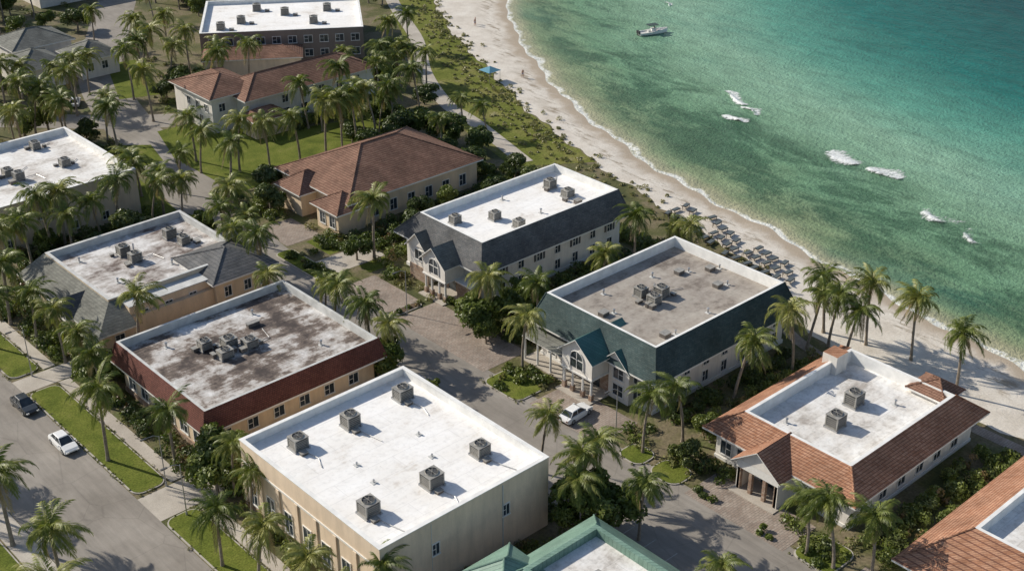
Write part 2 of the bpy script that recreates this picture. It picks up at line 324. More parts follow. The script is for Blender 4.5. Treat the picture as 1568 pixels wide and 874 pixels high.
ribbon('road',[(50,262),(70,240),(84,228),(97,215),(106,208)],7,.018,M['asphalt'])
for p in (rect(90.2,104,97.5,122),rect(89.5,83.5,96,95),rect(89.8,58,95.5,71),rect(89.8,44,94,51),rect(90.5,124,96,134),rect(78.5,104.5,82.2,109),rect(92,150,98,158)):
    sheet('paver_driveway',p,.024,M['paver'])
for p in (rect(46,104.5,54,109.5),rect(46,137.5,54,141),rect(91,138,101,143)): sheet('concrete_driveway',p,.022,M['concrete'])
def slab(name,poly,z,mat):
    m=MB(); m.prism(poly,0,z,mat); return m.obj(name)
for p in (rect(50.2,109.8,51.7,137.2),rect(50.2,60,51.7,104.2),rect(50.2,141.3,51.7,175),rect(32.5,-50,34.9,300)): slab('sidewalk',p,.09,M['concrete'])
ribbon('boardwalk',[(140,150),(146,170),(148.5,181),(157,198),(170,217),(185,245),(205,275)],3.0,.05,M['concrete'])
ribbon('beach_path',[(123.9,30),(123.9,60),(124.2,78),(127.5,88),(130.5,98),(134,110)],1.7,.03,M['paver'])
def island(x0,y0,x1,y1,mat='lawn',r=1.2,name='lawn'):
    m=MB(); m.prism(rrect(x0,y0,x1,y1,r),0,.13,M['kerb']); m.prism(rrect(x0+.15,y0+.15,x1-.15,y1-.15,max(r-.15,.1)),.1,.16,M[mat]); m.obj(name)
island(46.1,110,50,137); island(46.1,60,50,104.2); island(46.1,141.5,50,170); island(20,-50,32.3,300)
island(89.6,72.3,93.5,76.5,r=1.5); island(89.6,77.5,93,81,r=1.2); island(90,52.5,95,57.3); island(88.5,96,93.5,102.5); island(89,135.5,92,149,r=1)
island(91,122.3,95.5,123.8,r=.7,mat='mulch')
for p in ([(97,172),(134,170),(138,184),(118,190),(118,204),(101,205),(97,192)],[(95,143.5),(101,143.5),(101,149.5),(95,149.5)],[(92,204),(97,200),(95,192),(88,192)],[(86,168),(80,168),(80,205),(90,205)],[(104,225),(112,222),(118,245),(112,246)],[(96,135),(100.5,135),(100.5,137.8),(96,137.8)]):
    sheet('lawn',p,.015,M['lawn'])
dpoly=[(inx(y)-.3,y) for y in np.arange(142,300,2.)]+[(226,300),(200,270),(182,243),(170,222),(158,203),(149,186),(142,168),(137,150)]
sheet('dune_lawn',dpoly,.02,M['dune'])
mk=MB()
for y in np.arange(62,101,2.9): mk.box(77.3,y,.007,81.8,y+.1,.0085,M['paint'])
mk.obj('parking_markings',merge=False)
# ------------------------------------------------------------------ building parts
class Bld:
    def __init__(s,name,x,y): s.e=empty(name,(x,y,0)); s.o=(x,y,0)
    def mb(s): return MB(s.o)
    def add(s,mb,name): return mb.obj(name,s.e)
def flat_walls(B,x0,y0,x1,y1,h,rz,wall,cop,roof,rim=.35):
    m=B.mb(); c=[(x0,y0),(x1,y0),(x1,y1),(x0,y1)]; ci=[(x0+rim,y0+rim),(x1-rim,y0+rim),(x1-rim,y1-rim),(x0+rim,y1-rim)]
    for i in range(4):
        a,b=c[i],c[(i+1)%4]; p,q=ci[i],ci[(i+1)%4]
        m.face([(*a,0),(*b,0),(*b,h),(*a,h)],wall); m.face([(*a,h),(*b,h),(*q,h),(*p,h)],cop); m.face([(*q,rz),(*p,rz),(*p,h),(*q,h)],cop)
    B.add(m,'walls')
    m=B.mb(); m.face([(*p,rz+.004) for p in ci],roof); o=B.add(m,'flat_roof')
    m=B.mb(); e=.06
    m.box(x0-e,y0-e,h+.003,x1+e,y0+rim+e,h+.08,cop); m.box(x0-e,y1-rim-e,h+.003,x1+e,y1+e,h+.08,cop)
    m.box(x0-e,y0+rim+e+.002,h+.003,x0+rim+e,y1-rim-e-.002,h+.08,cop); m.box(x1-rim-e,y0+rim+e+.002,h+.003,x1+e,y1-rim-e-.002,h+.08,cop)
    B.add(m,'coping')
def shell(B,E,ez,T,tz,rz,slope,cop,roof,rim=.35,name='mansard_roof',fas=.22):
    m=B.mb(); e=[(E[0],E[1]),(E[2],E[1]),(E[2],E[3]),(E[0],E[3])]; t=[(T[0],T[1]),(T[2],T[1]),(T[2],T[3]),(T[0],T[3])]
    ci=[(T[0]+rim,T[1]+rim),(T[2]-rim,T[1]+rim),(T[2]-rim,T[3]-rim),(T[0]+rim,T[3]-rim)]
    for i in range(4):
        j=(i+1)%4
        m.face([(*e[i],ez),(*e[j],ez),(*t[j],tz),(*t[i],tz)],slope)
        m.face([(*e[i],ez-fas),(*e[j],ez-fas),(*e[j],ez),(*e[i],ez)],M['trim'])
        m.face([(*t[i],tz),(*t[j],tz),(*ci[j],tz),(*ci[i],tz)],cop); m.face([(*ci[j],rz),(*ci[i],rz),(*ci[i],tz),(*ci[j],tz)],cop)
    m.face([(*p,ez-fas) for p in e],M['trim'])
    B.add(m,name)
    m=B.mb(); m.face([(*p,rz+.004) for p in ci],roof); B.add(m,'flat_roof')
    m=B.mb()
    for i in range(4): m.tube([(*e[i],ez+.02),(*t[i],tz+.02)],[.10,.10],slope,6)
    B.add(m,'hip_caps')
def hip(B,x0,y0,x1,y1,ez,rh,mat,ov=.7,name='hip_roof',k=1.0):
    x0-=ov;y0-=ov;x1+=ov;y1+=ov; w=x1-x0; d=y1-y0; m=B.mb()
    ins=min(w,d)/2*k
    if w>=d: a=(x0+ins,(y0+y1)/2,ez+rh); b=(x1-ins,(y0+y1)/2,ez+rh)
    else: a=((x0+x1)/2,y0+ins,ez+rh); b=((x0+x1)/2,y1-ins,ez+rh)
    c=[(x0,y0,ez),(x1,y0,ez),(x1,y1,ez),(x0,y1,ez)]
    if w>=d: fs=[[c[0],c[1],b,a],[c[1],c[2],b],[c[2],c[3],a,b],[c[3],c[0],a]]
    else: fs=[[c[0],c[1],a],[c[1],c[2],b,a],[c[2],c[3],b],[c[3],c[0],a,b]]
    for f in fs: m.face(f,mat)
    for i in range(4): p,q=c[i],c[(i+1)%4]; m.face([(p[0],p[1],ez-.22),(q[0],q[1],ez-.22),q,p],M['trim'])
    m.face([(p[0],p[1],ez-.22) for p in c],M['trim'])
    B.add(m,name)
    m=B.mb()
    for p,q in ((a,b),(c[0],a),(c[3],a),(c[1],b),(c[2],b)):
        if (Vector(p)-Vector(q)).length>.1:
            q2=Vector(p).lerp(Vector(q),.5); m.tube([p,tuple(q2),q],[.11,.11,.11],mat,6)
    B.add(m,'ridge_caps')
def gable(B,x0,x1,yc,w,ez,rh,mat,wallm,axis='x',ov=.45,name='gable'):
    m=B.mb(); h=w/2+ov; xf=x0-ov; drop=rh*ov/(w/2)
    for s in (-1,1):
        a=[(xf,yc,ez+rh+.12),(x1,yc,ez+rh+.12),(x1,yc+s*h,ez-drop+.12),(xf,yc+s*h,ez-drop+.12)]
        m.face(a,mat); m.face([(p[0],p[1],p[2]-.12) for p in a],M['trim'])
        m.face([a[0],a[3],(a[3][0],a[3][1],a[3][2]-.12),(a[0][0],a[0][1],a[0][2]-.12)],M['trim'])
        m.face([a[3],a[2],(a[2][0],a[2][1],a[2][2]-.12),(a[3][0],a[3][1],a[3][2]-.12)],M['trim'])
    B.add(m,name+'_roof')
    m=B.mb(); m.face([(x0,yc-w/2,ez-.02),(x0,yc+w/2,ez-.02),(x0,yc,ez+rh-.03)],wallm); B.add(m,name+'_pediment')
def window(m,face,pl,a,z,w,h,arch=False,mull=1,frame=None):
    fm=frame or M['trim']; s=-1 if face[0]=='-' else 1
    def bx(a0,a1,z0,z1,d0,d1,mt):
        p,q=sorted((pl+s*d0,pl+s*d1))
        if face[1]=='x': m.box(p,a0,z0,q,a1,z1,mt)
        else: m.box(a0,p,z0,a1,q,z1,mt)
    bx(a-w/2,a+w/2,z,z+h,-.05,.03,M['glass'])
    t=.09
    bx(a-w/2-t,a-w/2,z,z+h,-.02,.09,fm); bx(a+w/2,a+w/2+t,z,z+h,-.02,.09,fm); bx(a-w/2-t,a+w/2+t,z+h,z+h+t,-.02,.10,fm); bx(a-w/2-t-.05,a+w/2+t+.05,z-.12,z,-.02,.14,fm)
    for k in range(mull):
        c=a-w/2+w*(k+1)/(mull+1); bx(c-.03,c+.03,z+.002,z+h-.002,.0,.06,fm)
    bx(a-w/2+.002,a-.033 if mull==1 else a+w/2-.002,z+h*.5-.03,z+h*.5+.03,.0,.055,fm)
def windows(B,lst,name='windows'):
    m=B.mb()
    for l in lst: window(m,*l)
    B.add(m,name)
def arch_win(m,x,yc,z,w,h):
    n=10; g=[(x-.03,yc-w/2,z),(x-.03,yc+w/2,z)]+[(x-.03,yc+w/2*math.cos(math.pi*i/n),z+h-w/2+w/2*math.sin(math.pi*i/n)) for i in range(n+1)]
    m.face(g,M['glass'])
    pts=[(yc+(w/2+.06)*math.cos(math.pi*i/n),z+h-w/2+(w/2+.06)*math.sin(math.pi*i/n)) for i in range(n+1)]
    for p,q in zip(pts,pts[1:]): m.tube([(x-.06,*p),(x-.06,*q)],[.08,.08],M['trim'],5)
    m.box(x-.1,yc-.04,z,x-.02,yc+.04,z+h-.1,M['trim'])
    m.box(x-.095,yc-w/2,z+h*.5,x-.02,yc+w/2,z+h*.5+.07,M['trim'])
    m.box(x-.12,yc-w/2-.12,z-.1,x-.02,yc-w/2,z+h-w/2,M['trim']); m.box(x-.12,yc+w/2,z-.1,x-.02,yc+w/2+.12,z+h-w/2,M['trim'])
def hvac(B,x,y,z,w=1.7,d=1.5,h=1.25,name='hvac_unit',fans=1):
    m=B.mb(); hv=M['hvac']; dk=M['hvac_dark']
    m.box(x-w/2-.1,y-d/2-.1,z,x-w/2+.12,y+d/2+.1,z+.22,M['metal']); m.box(x+w/2-.12,y-d/2-.1,z,x+w/2+.1,y+d/2+.1,z+.22,M['metal'])
    z0=z+.222; m.box(x-w/2+.06,y-d/2+.06,z0+.06,x+w/2-.06,y+d/2-.06,z0+h-.08,dk)
    for sx in (-1,1):
        for sy_ in (-1,1): m.box(x+sx*w/2-.07*(1+sx)+0,y+sy_*d/2-.07*(1+sy_),z0+.002,x+sx*w/2+.07*(1-sx),y+sy_*d/2+.07*(1-sy_),z0+h-.082,hv)
    n=5
    for i in range(n):
        zz=z0+.12+i*(h-.3)/n; m.box(x-w/2+.02,y-d/2+.02,zz,x+w/2-.02,y+d/2-.02,zz+.06,hv)
    m.box(x-w/2-.02,y-d/2-.02,z0+h-.08,x+w/2+.02,y+d/2+.02,z0+h,hv); m.box(x-w/2+.0,y-d/2+.0,z0-.0,x+w/2,y+d/2,z0+.055,hv)
    for k in range(fans):
        fx=x+(k-(fans-1)/2)*w/fans; r=min(d,w/fans)*.42
        m.cyl(fx,y,z0+h+.002,z0+h+.13,r,r*.95,hv,16,False); m.cyl(fx,y,z0+h+.002,z0+h+.02,r*.93,r*.93,dk,16); m.cyl(fx,y,z0+h+.03,z0+h+.12,r*.2,r*.2,dk,8)
        for q in range(8):
            a=math.pi*q/4; m.tube([(fx,y,z0+h+.12),(fx+r*math.cos(a),y+r*math.sin(a),z0+h+.12)],[.014,.014],hv,4)
    B.add(m,name)
def ductbox(B,x,y,z,w,d,h):
    m=B.mb(); m.box(x-w/2,y-d/2,z,x+w/2,y+d/2,z+h,M['rust']); m.box(x-w/2-.06,y-d/2-.06,z+h,x+w/2+.06,y+d/2+.06,z+h+.06,M['hvac']); B.add(m,'roof_duct')
def vent(B,x,y,z,r=.12,h=.6):
    m=B.mb(); m.cyl(x,y,z,z+h,r,r,M['metal'],8); m.cyl(x,y,z+h,z+h+.1,r*1.7,r*1.2,M['metal'],8); m.box(x-.3,y-.3,z,x+.3,y+.3,z+.05,M['coping_grey']); B.add(m,'vent_pipe')
def pipe(B,pts,r=.05):
    m=B.mb(); m.tube(pts,[r]*len(pts),M['metal'],6); B.add(m,'conduit')
def cluster(B,lst,z,seed):
    rr=random.Random(seed)
    for (x,y) in lst:
        hvac(B,x,y,z,rr.uniform(1.3,1.7),rr.uniform(1.1,1.5),rr.uniform(.9,1.25))
        for k in range(2): ductbox(B,x+rr.choice((-1,1))*rr.uniform(1.0,1.5),y+rr.uniform(-1,1),z,rr.uniform(.4,.9),rr.uniform(.3,.8),rr.uniform(.3,.6))
        pipe(B,[(x,y,z+.15),(x+rr.uniform(1,3),y+.2,z+.12),(x+rr.uniform(2,4),y+rr.uniform(-3,3),z+.1)])
# ---- W1
B=Bld('flat_roof_commercial_building',64.6,88.8)
flat_walls(B,54,77,75.3,100.6,8.5,7.55,M['tan'],M['coping'],M['mem_white'])
m=B.mb(); m.box(53.86,77.1,0,53.995,100.5,1.0,M['stone']); m.box(53.9,77.05,6.0,53.995,100.55,6.2,M['trim'])
for y in np.arange(77.6,101,3.25): m.box(53.84,y-.25,1.0,53.996,y+.25,5.99,M['tan'])
m.box(60,76.96,0,60.06,76.998,8.3,M['coping_grey']); m.box(69,76.9,0,69.1,76.998,8.2,M['coping_grey'])
B.add(m,'wall_trim')
W=[('-x',54,y,1.3,1.3,2.6) for y in (79.3,82.5,85.8,89.0,92.3,95.5,98.8)]+[('-y',77,69.5,4.4,.8,1.3),('-y',77,60.5,4.4,.8,1.3)]
windows(B,W)
rv=random.Random(4)
for x,y in ((58.4,96.5),(64.7,96.1),(72.1,96.6),(71.4,83),(64.5,82.3),(57.2,82.9)):
    hvac(B,x,y,7.56,rv.uniform(1.6,1.9),rv.uniform(1.45,1.7),rv.uniform(1.1,1.4)); ductbox(B,x-.3,y-1.4,7.56,.7,.5,.3); pipe(B,[(x,y-1,7.65),(x+.4,y-3,7.65),(x+rv.uniform(-.5,1),y-4.5,7.65)])
for x,y in ((61,90),(69,90),(60.5,86.5),(67.5,86)): vent(B,x,y,7.56,.07,.3)
# ---- R2
B=Bld('mansard_shop_building',67,120)
m=B.mb(); m.box(55.6,110.9,0,78.6,130,4.2,M['cream']); m.box(55.45,110.75,0,78.75,130.1,.6,M['stone']); B.add(m,'walls')
shell(B,(54.6,109.6,79.7,131.1),4.1,(55.4,110.3,79.0,130.6),6.6,5.55,M['tile_dark'],M['coping_grey'],M['mem_stain'])
windows(B,[('-y',110.9,x,1.5,1.3,1.3) for x in (58,61.5,65,68.5,72,75.5)]+[('-x',55.6,y,1.0,1.6,2.2) for y in (113,116,119,122,125,128)])
cluster(B,[(63.2,123.5),(64,120.2),(67.5,120.4),(65.6,122)],5.56,3); ductbox(B,70.5,124.5,5.56,1.6,.6,.5); vent(B,74,115,5.56); vent(B,60,127,5.56); vent(B,72,127,5.56)
# ---- C3
B=Bld('cream_villa_building',69,149)
m=B.mb(); m.box(57.2,138.6,0,81.5,159.5,4.2,M['cream']); m.box(60.2,141.8,4.2,72.8,159.3,5.0,M['cream']); B.add(m,'walls')
flat_walls(B,60,141.6,80.5,159.7,6.1,5.1,M['cream'],M['coping_grey'],M['mem_grey'])
def lean(B,pts,mat,name='sloped_roof'):
    m=B.mb()
    for p in pts: m.face(p,mat)
    B.add(m,name)
lean(B,[[(56.2,137.4,3.7),(56.2,161,3.7),(59.98,160.2,5.9),(59.98,141.5,5.9)],[(56.2,137.4,3.7),(59.98,141.5,5.9),(61.5,141.5,5.9),(61.5,137.4,3.7)],[(56.2,161,3.7),(59.98,160.2,5.9),(80.5,160.2,5.9),(82,161.3,3.7)]],M['shingle_light'],'hip_skirt_roof')
lean(B,[[(61.52,137.4,3.7),(61.52,141.5,5.9),(61.52,141.5,3.7)]],M['cream'],'gable_end')
m=B.mb(); m.box(56.2,137.4,3.5,61.5,161.3,3.7,M['trim']); m.box(61.52,139.2,0,73.1,141.59,5.4,M['cream']); m.box(61.5,139.1,5.4,73.15,141.58,5.52,M['coping_grey']); B.add(m,'eaves')
m=B.mb(); m.box(73.2,138,0,82,147.5,5.3,M['cream']); B.add(m,'wing_walls')
hip(B,73.2,138,82,147.5,5.35,2.1,M['shingle_grey'])
gable(B,55.9,60,147,4.5,3.9,1.6,M['shingle_grey'],M['cream'])
windows(B,[('-y',138.0,x,2.8,1.0,1.4) for x in (75,78,80.5)]+[('-y',138.0,x,.5,1.1,1.6) for x in (76,79)]+[('-y',138.6,x,1.0,1.2,1.6) for x in (59.5,)]+[('-y',139.2,x,3.2,1.0,1.3) for x in (63.5,67,70.5)]+[('-x',57.2,y,.9,1.3,1.7) for y in (140.5,144,150,154,157.5)])
cluster(B,[(68.5,154),(68.7,151),(75.9,154.5),(76.4,151.5)],5.11,5); vent(B,64,147,5.11); vent(B,72,147,5.11); vent(B,63,156,5.11)
# ---- L4
B=Bld('white_office_building',71,187)
flat_walls(B,58.5,175,81.8,199,7.5,6.5,M['beige'],M['coping'],M['mem_mid'])
windows(B,[('-y',175,x,4.0,1.0,1.0) for x in (62,66,70,74,78)]+[('-y',175,x,1.0,1.0,1.2) for x in (61,66,71,76)]+[('-x',58.5,y,4,1.2,1.3) for y in (178,182,186,190,194)])
cluster(B,[(67.2,188),(67.7,185.1),(75,195.5),(75.4,185.8)],6.51,8); hvac(B,64,188,6.51,2.6,1.8,1.5,fans=2)
# ---- M5
B=Bld('grey_mansard_apartment_building',114,124)
m=B.mb(); m.box(101.6,117,0,128.2,133.5,5.5,M['white']); m.box(101.45,116.85,0,128.35,133.6,.5,M['trim']); B.add(m,'walls')
shell(B,(100.3,115.9,129.3,134.8),5.3,(102,117.6,128.2,130.8),9.0,7.85,M['shingle_grey'],M['coping'],M['mem_white'])
W=[]
for x in (105,108.5,112,115.5,119,122.5,126): W.append(('-y',117,x,3.3,1.0,1.3)); W.append(('-y',117,x,.8,1.0,1.4))
for y in (119,121.5,129.5,132): W.append(('-x',101.6,y,3.2,1.1,1.4)); W.append(('-x',101.6,y,.8,1.1,1.5))
windows(B,W)
m=B.mb()
for x in (105,112,119,126):
    for s in (-1,1): m.box(x+s*.85-.18,116.93,3.3,x+s*.85+.18,116.997,4.6,M['shingle_grey'])
B.add(m,'shutters')
def portico(B,xf,xb,yc,w,ez,rh,roofm,wallm,base='stone'):
    gable(B,xf,xb+4,yc,w,ez,rh,roofm,wallm)
    m=B.mb(); m.box(xf+.003,yc-w/2,3.2,xb,yc+w/2,ez,wallm); arch_win(m,xf,yc,3.75,w*.42,ez-3.9+rh*.25)
    m.box(xf-.12,yc-w/2-.1,3.0,xb,yc+w/2+.1,3.2,M['trim'])
    for s in (-1,-.38,.38,1):
        yy=yc+s*(w/2-.25); m.box(xf+.0,yy-.24,0,xf+.48,yy+.24,.9,M[base]); m.cyl(xf+.24,yy,.9,3.0,.17,.14,M['trim'],10); m.box(xf+.02,yy-.22,2.86,xf+.46,yy+.22,2.995,M['trim'])
    m.box(xb-.4,yc-w/2+.2,0,xb-.2,yc+w/2-.2,3.0,M[base]); m.box(xb-.45,yc-.8,.1,xb-.38,yc+.8,2.4,M['glass'])
    m.box(xf-.8,yc-w/2-.3,0,xb,yc+w/2+.3,.14,M['concrete'])
    B.add(m,'portico')
portico(B,98.0,101.6,123.0,4.6,5.6,2.0,M['shingle_light'],M['white'])
gable(B,99.6,104.5,128.5,4.0,5.3,2.0,M['shingle_light'],M['white'],name='side_gable')
m=B.mb(); m.box(99.8,126.6,0,101.6,130.4,5.25,M['white']); m.box(99.7,126.5,0,99.797,130.5,2.2,M['stone']); window(m,'-x',99.8,128.5,3.2,1.6,1.5); 
m.box(99.9,117.5,0,101.45,120.5,2.8,M['stone']); m.box(99.7,117.3,2.8,101.5,120.7,3.0,M['trim']); B.add(m,'front_bay')
cluster(B,[(123,126.4),(122.8,122.5)],7.86,11)
for x,y in ((104.9,126.6),(109.8,123.8),(110.5,119.6)): hvac(B,x,y,7.86,1.4,1.2,1.0)
ductbox(B,122.2,119.8,7.86,1,.8,.6); vent(B,116,121,7.86); vent(B,115,128,7.86)
# ---- T6
B=Bld('teal_mansard_apartment_building',111,93)
m=B.mb(); m.box(98.6,83.6,0,123.2,102.4,5.2,M['white']); m.box(98.45,83.45,0,123.35,102.5,.5,M['trim']); B.add(m,'walls')
shell(B,(97.3,82.2,124.4,103.4),5.0,(99.2,84.1,123.2,102.3),8.6,7.2,M['shingle_teal'],M['coping'],M['mem_tan'])
W=[]
for x in (101,104.5,108,111.5,115,118.5,121.5): W.append(('-y',83.6,x,3.1,1.0,1.3)); W.append(('-y',83.6,x,.8,1.0,1.4))
for y in (86,88.5,98,100.5): W.append(('-x',98.6,y,3.0,1.2,1.4)); W.append(('-x',98.6,y,.7,1.2,1.6))
windows(B,W)
portico(B,95.0,98.6,92.6,5.0,5.7,2.0,M['metal_teal'],M['white'])
gable(B,97.6,103.5,88.6,4.0,5.0,1.8,M['metal_teal'],M['white'],name='side_gable')
m=B.mb(); m.box(97.8,86.7,0,98.6,90.0,4.95,M['white']); window(m,'-x',97.8,88.4,3.0,1.6,1.4); window(m,'-x',97.8,88.4,.7,1.6,1.5)
for p in ([(95.9,95.6,3.4),(95.9,103.2,3.4),(98.58,103.2,4.2),(98.58,95.6,4.2)],): m.face(p,M['shingle_light']); m.face([(a,b,c-.1) for a,b,c in p],M['trim'])
for y in (96,98.3,100.6,102.9): m.cyl(96.2,y,.1,3.4,.15,.13,M['trim'],10)
m.box(95.8,95.6,0,98.6,103.2,.12,M['concrete']); B.add(m,'veranda')
cluster(B,[(109.0,95.4),(111,93.8),(108.8,93.0)],7.21,21)
for x,y in ((117.3,96.3),(121,94.2),(118.2,90.6),(103.8,86.7),(102.1,95.2)): ductbox(B,x,y,7.21,1.1,.9,.5); vent(B,x+1.3,y-.5,7.21,.1,.5)
for x,y in ((114,98),(106,99),(112,87)): vent(B,x,y,7.21)
# ---- O7
B=Bld('tile_roof_clubhouse',109,64)
m=B.mb(); m.box(97.6,55.6,0,121.2,73.2,3.9,M['white']); m.box(97.5,55.5,0,121.3,73.3,.4,M['trim']); B.add(m,'walls')
shell(B,(96.4,54.4,122.4,74.4),3.9,(99.6,57.4,119.6,71.3),6.0,4.5,M['tile_orange'],M['coping'],M['mem_mid'],rim=.4,name='tile_roof')
windows(B,[('-y',55.6,x,1.0,1.3,1.6) for x in (100,103.5,107,110.5,114,117.5)]+[('-x',97.6,y,.9,1.4,1.7) for y in (58,60,69.5,71.8)])
gable(B,94.6,100,65.3,5.6,3.9,2.1,M['tile_orange'],M['white'])
m=B.mb(); m.box(94.7,62.6,0,97.6,63.0,3.9,M['white']); m.box(94.7,67.6,0,97.6,68.0,3.9,M['white']); 
m.box(94.62,62.55,2.9,94.95,68.05,3.88,M['trim']); 
for y in (62.9,64.4,66.2,67.7): m.box(94.7,y-.2,0,95.1,y+.2,2.9,M['stone'])
m.box(97.3,64,0.1,97.58,66.6,2.5,M['glass']); m.box(93.8,62.3,0,97.6,68.3,.13,M['concrete']); B.add(m,'entrance_porch')
hip(B,118.6,58.2,122.2,62.5,5.2,1.5,M['tile_brown'],.4,'corner_hip'); m=B.mb(); m.box(118.7,58.3,3,122.1,62.4,5.1,M['white']); m.box(115.2,70.2,4.5,117.4,72.2,6.9,M['white'],M['tile_orange']); B.add(m,'roof_turrets')
for x,y in ((106.4,64.0),(111.6,65.2)): hvac(B,x,y,4.51,1.8,1.6,1.5); ductbox(B,x+1.4,y,4.51,.5,.5,.4)
vent(B,103,68,4.51); vent(B,115,62,4.51)
# ---- O8
B=Bld('tile_roof_villa',106,35)
m=B.mb(); m.box(93.2,20,0,121,46.2,4.3,M['white']); B.add(m,'walls')
shell(B,(92,18.8,122.5,47.4),4.3,(99.2,24,118.5,43.3),6.6,5.4,M['tile_orange'],M['coping'],M['mem_mid'],rim=.4,name='tile_roof')
windows(B,[('-x',93.2,y,1,1.4,1.7) for y in (24,28,32,36,40,44)])
# ---- G9
B=Bld('green_metal_roof_building',67,61)
m=B.mb(); m.box(60.6,49,0,74.4,69.6,5,M['white']); B.add(m,'walls')
shell(B,(59.8,48.2,75.4,70.6),4.9,(63.0,51,72.6,67.6),7.0,6.1,M['metal_green'],M['metal_green'],M['mem_mid'],name='metal_roof',rim=.5)
hip(B,59.6,66.6,65.4,72.0,5.6,2.0,M['metal_green'],.4,'tower_roof'); m=B.mb(); m.box(59.8,66.8,0,65.2,71.8,5.5,M['white']); B.add(m,'tower_walls')
windows(B,[('-x',60.6,y,2.6,1.2,1.5) for y in (52,56,60,64)]); hvac(B,67,62,6.11,1.5,1.3,1.1)
# ---- H10
B=Bld('hip_roof_house',115,157)
m=B.mb(); m.box(102.3,148.2,0,127.6,166.5,4.6,M['cream']); m.box(99.6,147.5,0,104.5,153,3.8,M['cream']); B.add(m,'walls')
hip(B,102.3,148.2,127.6,166.5,4.6,4.3,M['tile_brown'],.8); hip(B,99.4,147.2,105.5,153.4,3.8,1.9,M['tile_brown'],.5,'wing_roof')
hip(B,99.4,157,106,163,3.9,2.2,M['tile_brown'],.5,'porch_roof'); m=B.mb(); m.box(99.6,157.2,0,105.8,162.8,3.8,M['cream']); B.add(m,'porch_walls')
windows(B,[('-y',148.2,x,1.0,1.3,1.8) for x in (107,110.5,114,117.5,121,124.5)]+[('-x',99.6,y,1,1.3,1.8) for y in (149,151.5)]+[('-x',102.3,y,1,1.3,1.8) for y in (155,)])
# ---- S11
B=Bld('spanish_villa',125,200)
m=B.mb(); m.box(113,193.5,0,141,204,6.0,M['white']); m.box(108,197,0,118,210,6.4,M['white']); m.box(112,189.5,0,119,194,3.2,M['cream']); B.add(m,'walls')
hip(B,113,193.5,141,204,6,2.6,M['tile_brown']); hip(B,108,197,118,210,6.6,2.4,M['tile_brown']); hip(B,112,189.5,119,194,3.3,1.5,M['tile_brown'],.5)
windows(B,[('-y',193.5,x,3.8,1.2,1.4) for x in (121,125,129,133,137)]+[('-y',193.5,x,.8,1.4,1.9) for x in (121,125,129,133,137)]+[('-x',108,y,3.6,1.1,1.4) for y in (199,202,205)]+[('-x',108,y,.8,1.1,1.8) for y in (201,205)]+[('-y',197,x,3.8,1.2,1.4) for x in (110,)])
# ---- far condominium
B=Bld('flat_roof_condominium',145,233)
def rotated(B,deg): B.e.rotation_euler=(0,0,math.radians(deg))
flat_walls(B,130,222,163,246,6.6,5.8,M['brownst'],M['coping'],M['mem_white'])
windows(B,[('-y',222,x,z,1.6,1.4) for x in np.arange(132.5,162,3.2) for z in (1,3.9)]+[('-x',130,y,z,1.4,1.4) for y in np.arange(224.5,246,3.3) for z in (1,3.9)])
for x,y in ((138,231),(147,236),(153,229),(141,240),(156,238),(134,227)): hvac(B,x,y,5.81); ductbox(B,x+2.2,y-1,5.81,.9,.7,.4)
m=B.mb(); m.box(131,214,0,150,221.9,3.4,M['beige']); B.add(m,'podium'); hip(B,131,214,150,221.2,3.5,1.5,M['tile_brown'],.5)
rotated(B,-34)
B=Bld('grey_roof_house',99,252)
for (a,b,c,d,h) in ((92,240,101,250,4.5),(96,252,108,262,5),(104,240,112,249,4)):
    m=B.mb(); m.box(a,b,0,c,d,h,M['white']); B.add(m,'walls'); hip(B,a,b,c,d,h,2.4,M['shingle_light'])
windows(B,[('-y',240,x,1.5,1.2,1.5) for x in (94,97,106,109)]+[('-y',252,x,1.5,1.2,1.5) for x in (99,103)])
for (nm,x,y,w,d,h) in (('distant_house',78,262,12,10,5),('distant_house',128,300,16,12,6),('distant_house',165,290,18,14,7),('distant_house',95,300,14,12,5),('distant_house',186,300,14,16,7),('distant_house',70,225,9,12,4)):
    B=Bld(nm,x,y); m=B.mb(); m.box(x-w/2,y-d/2,0,x+w/2,y+d/2,h,M['white']); B.add(m,'walls'); hip(B,x-w/2,y-d/2,x+w/2,y+d/2,h,2.4,R.choice([M['shingle_light'],M['tile_brown']]))
    windows(B,[('-y',y-d/2,x+q,1.5,1.2,1.5) for q in (-3,0,3)])
# ------------------------------------------------------------------ vegetation
def leafquads(cent,nor,size,rs,aspect=.55):
    n=len(cent); rnd=rs.randn(n,3); t=np.cross(nor,rnd); t/=np.linalg.norm(t,axis=1,keepdims=True)+1e-9; b=np.cross(nor,t); b/=np.linalg.norm(b,axis=1,keepdims=True)+1e-9
    s=size*(.6+.8*rs.rand(n,1)); v=np.stack([cent-t*s,cent-b*s*aspect,cent+t*s,cent+b*s*aspect],1).reshape(-1,3)
    return v
def crownpts(rs,lobes,n):
    lobes=np.array(lobes); w=lobes[:,3]**2; idx=rs.choice(len(lobes),n,p=w/w.sum()); d=rs.randn(n,3); d/=np.linalg.norm(d,axis=1,keepdims=True)
    d[:,2]=np.where((d[:,2]<-.3)&(rs.rand(n)<.7),-d[:,2],d[:,2]); r=lobes[idx,3:4]*(.55+.55*rs.rand(n,1)**.7)
    c=lobes[idx,:3]+d*r*np.array([1,1,.85]); nn=d+.6*rs.randn(n,3); nn/=np.linalg.norm(nn,axis=1,keepdims=True); return c,nn
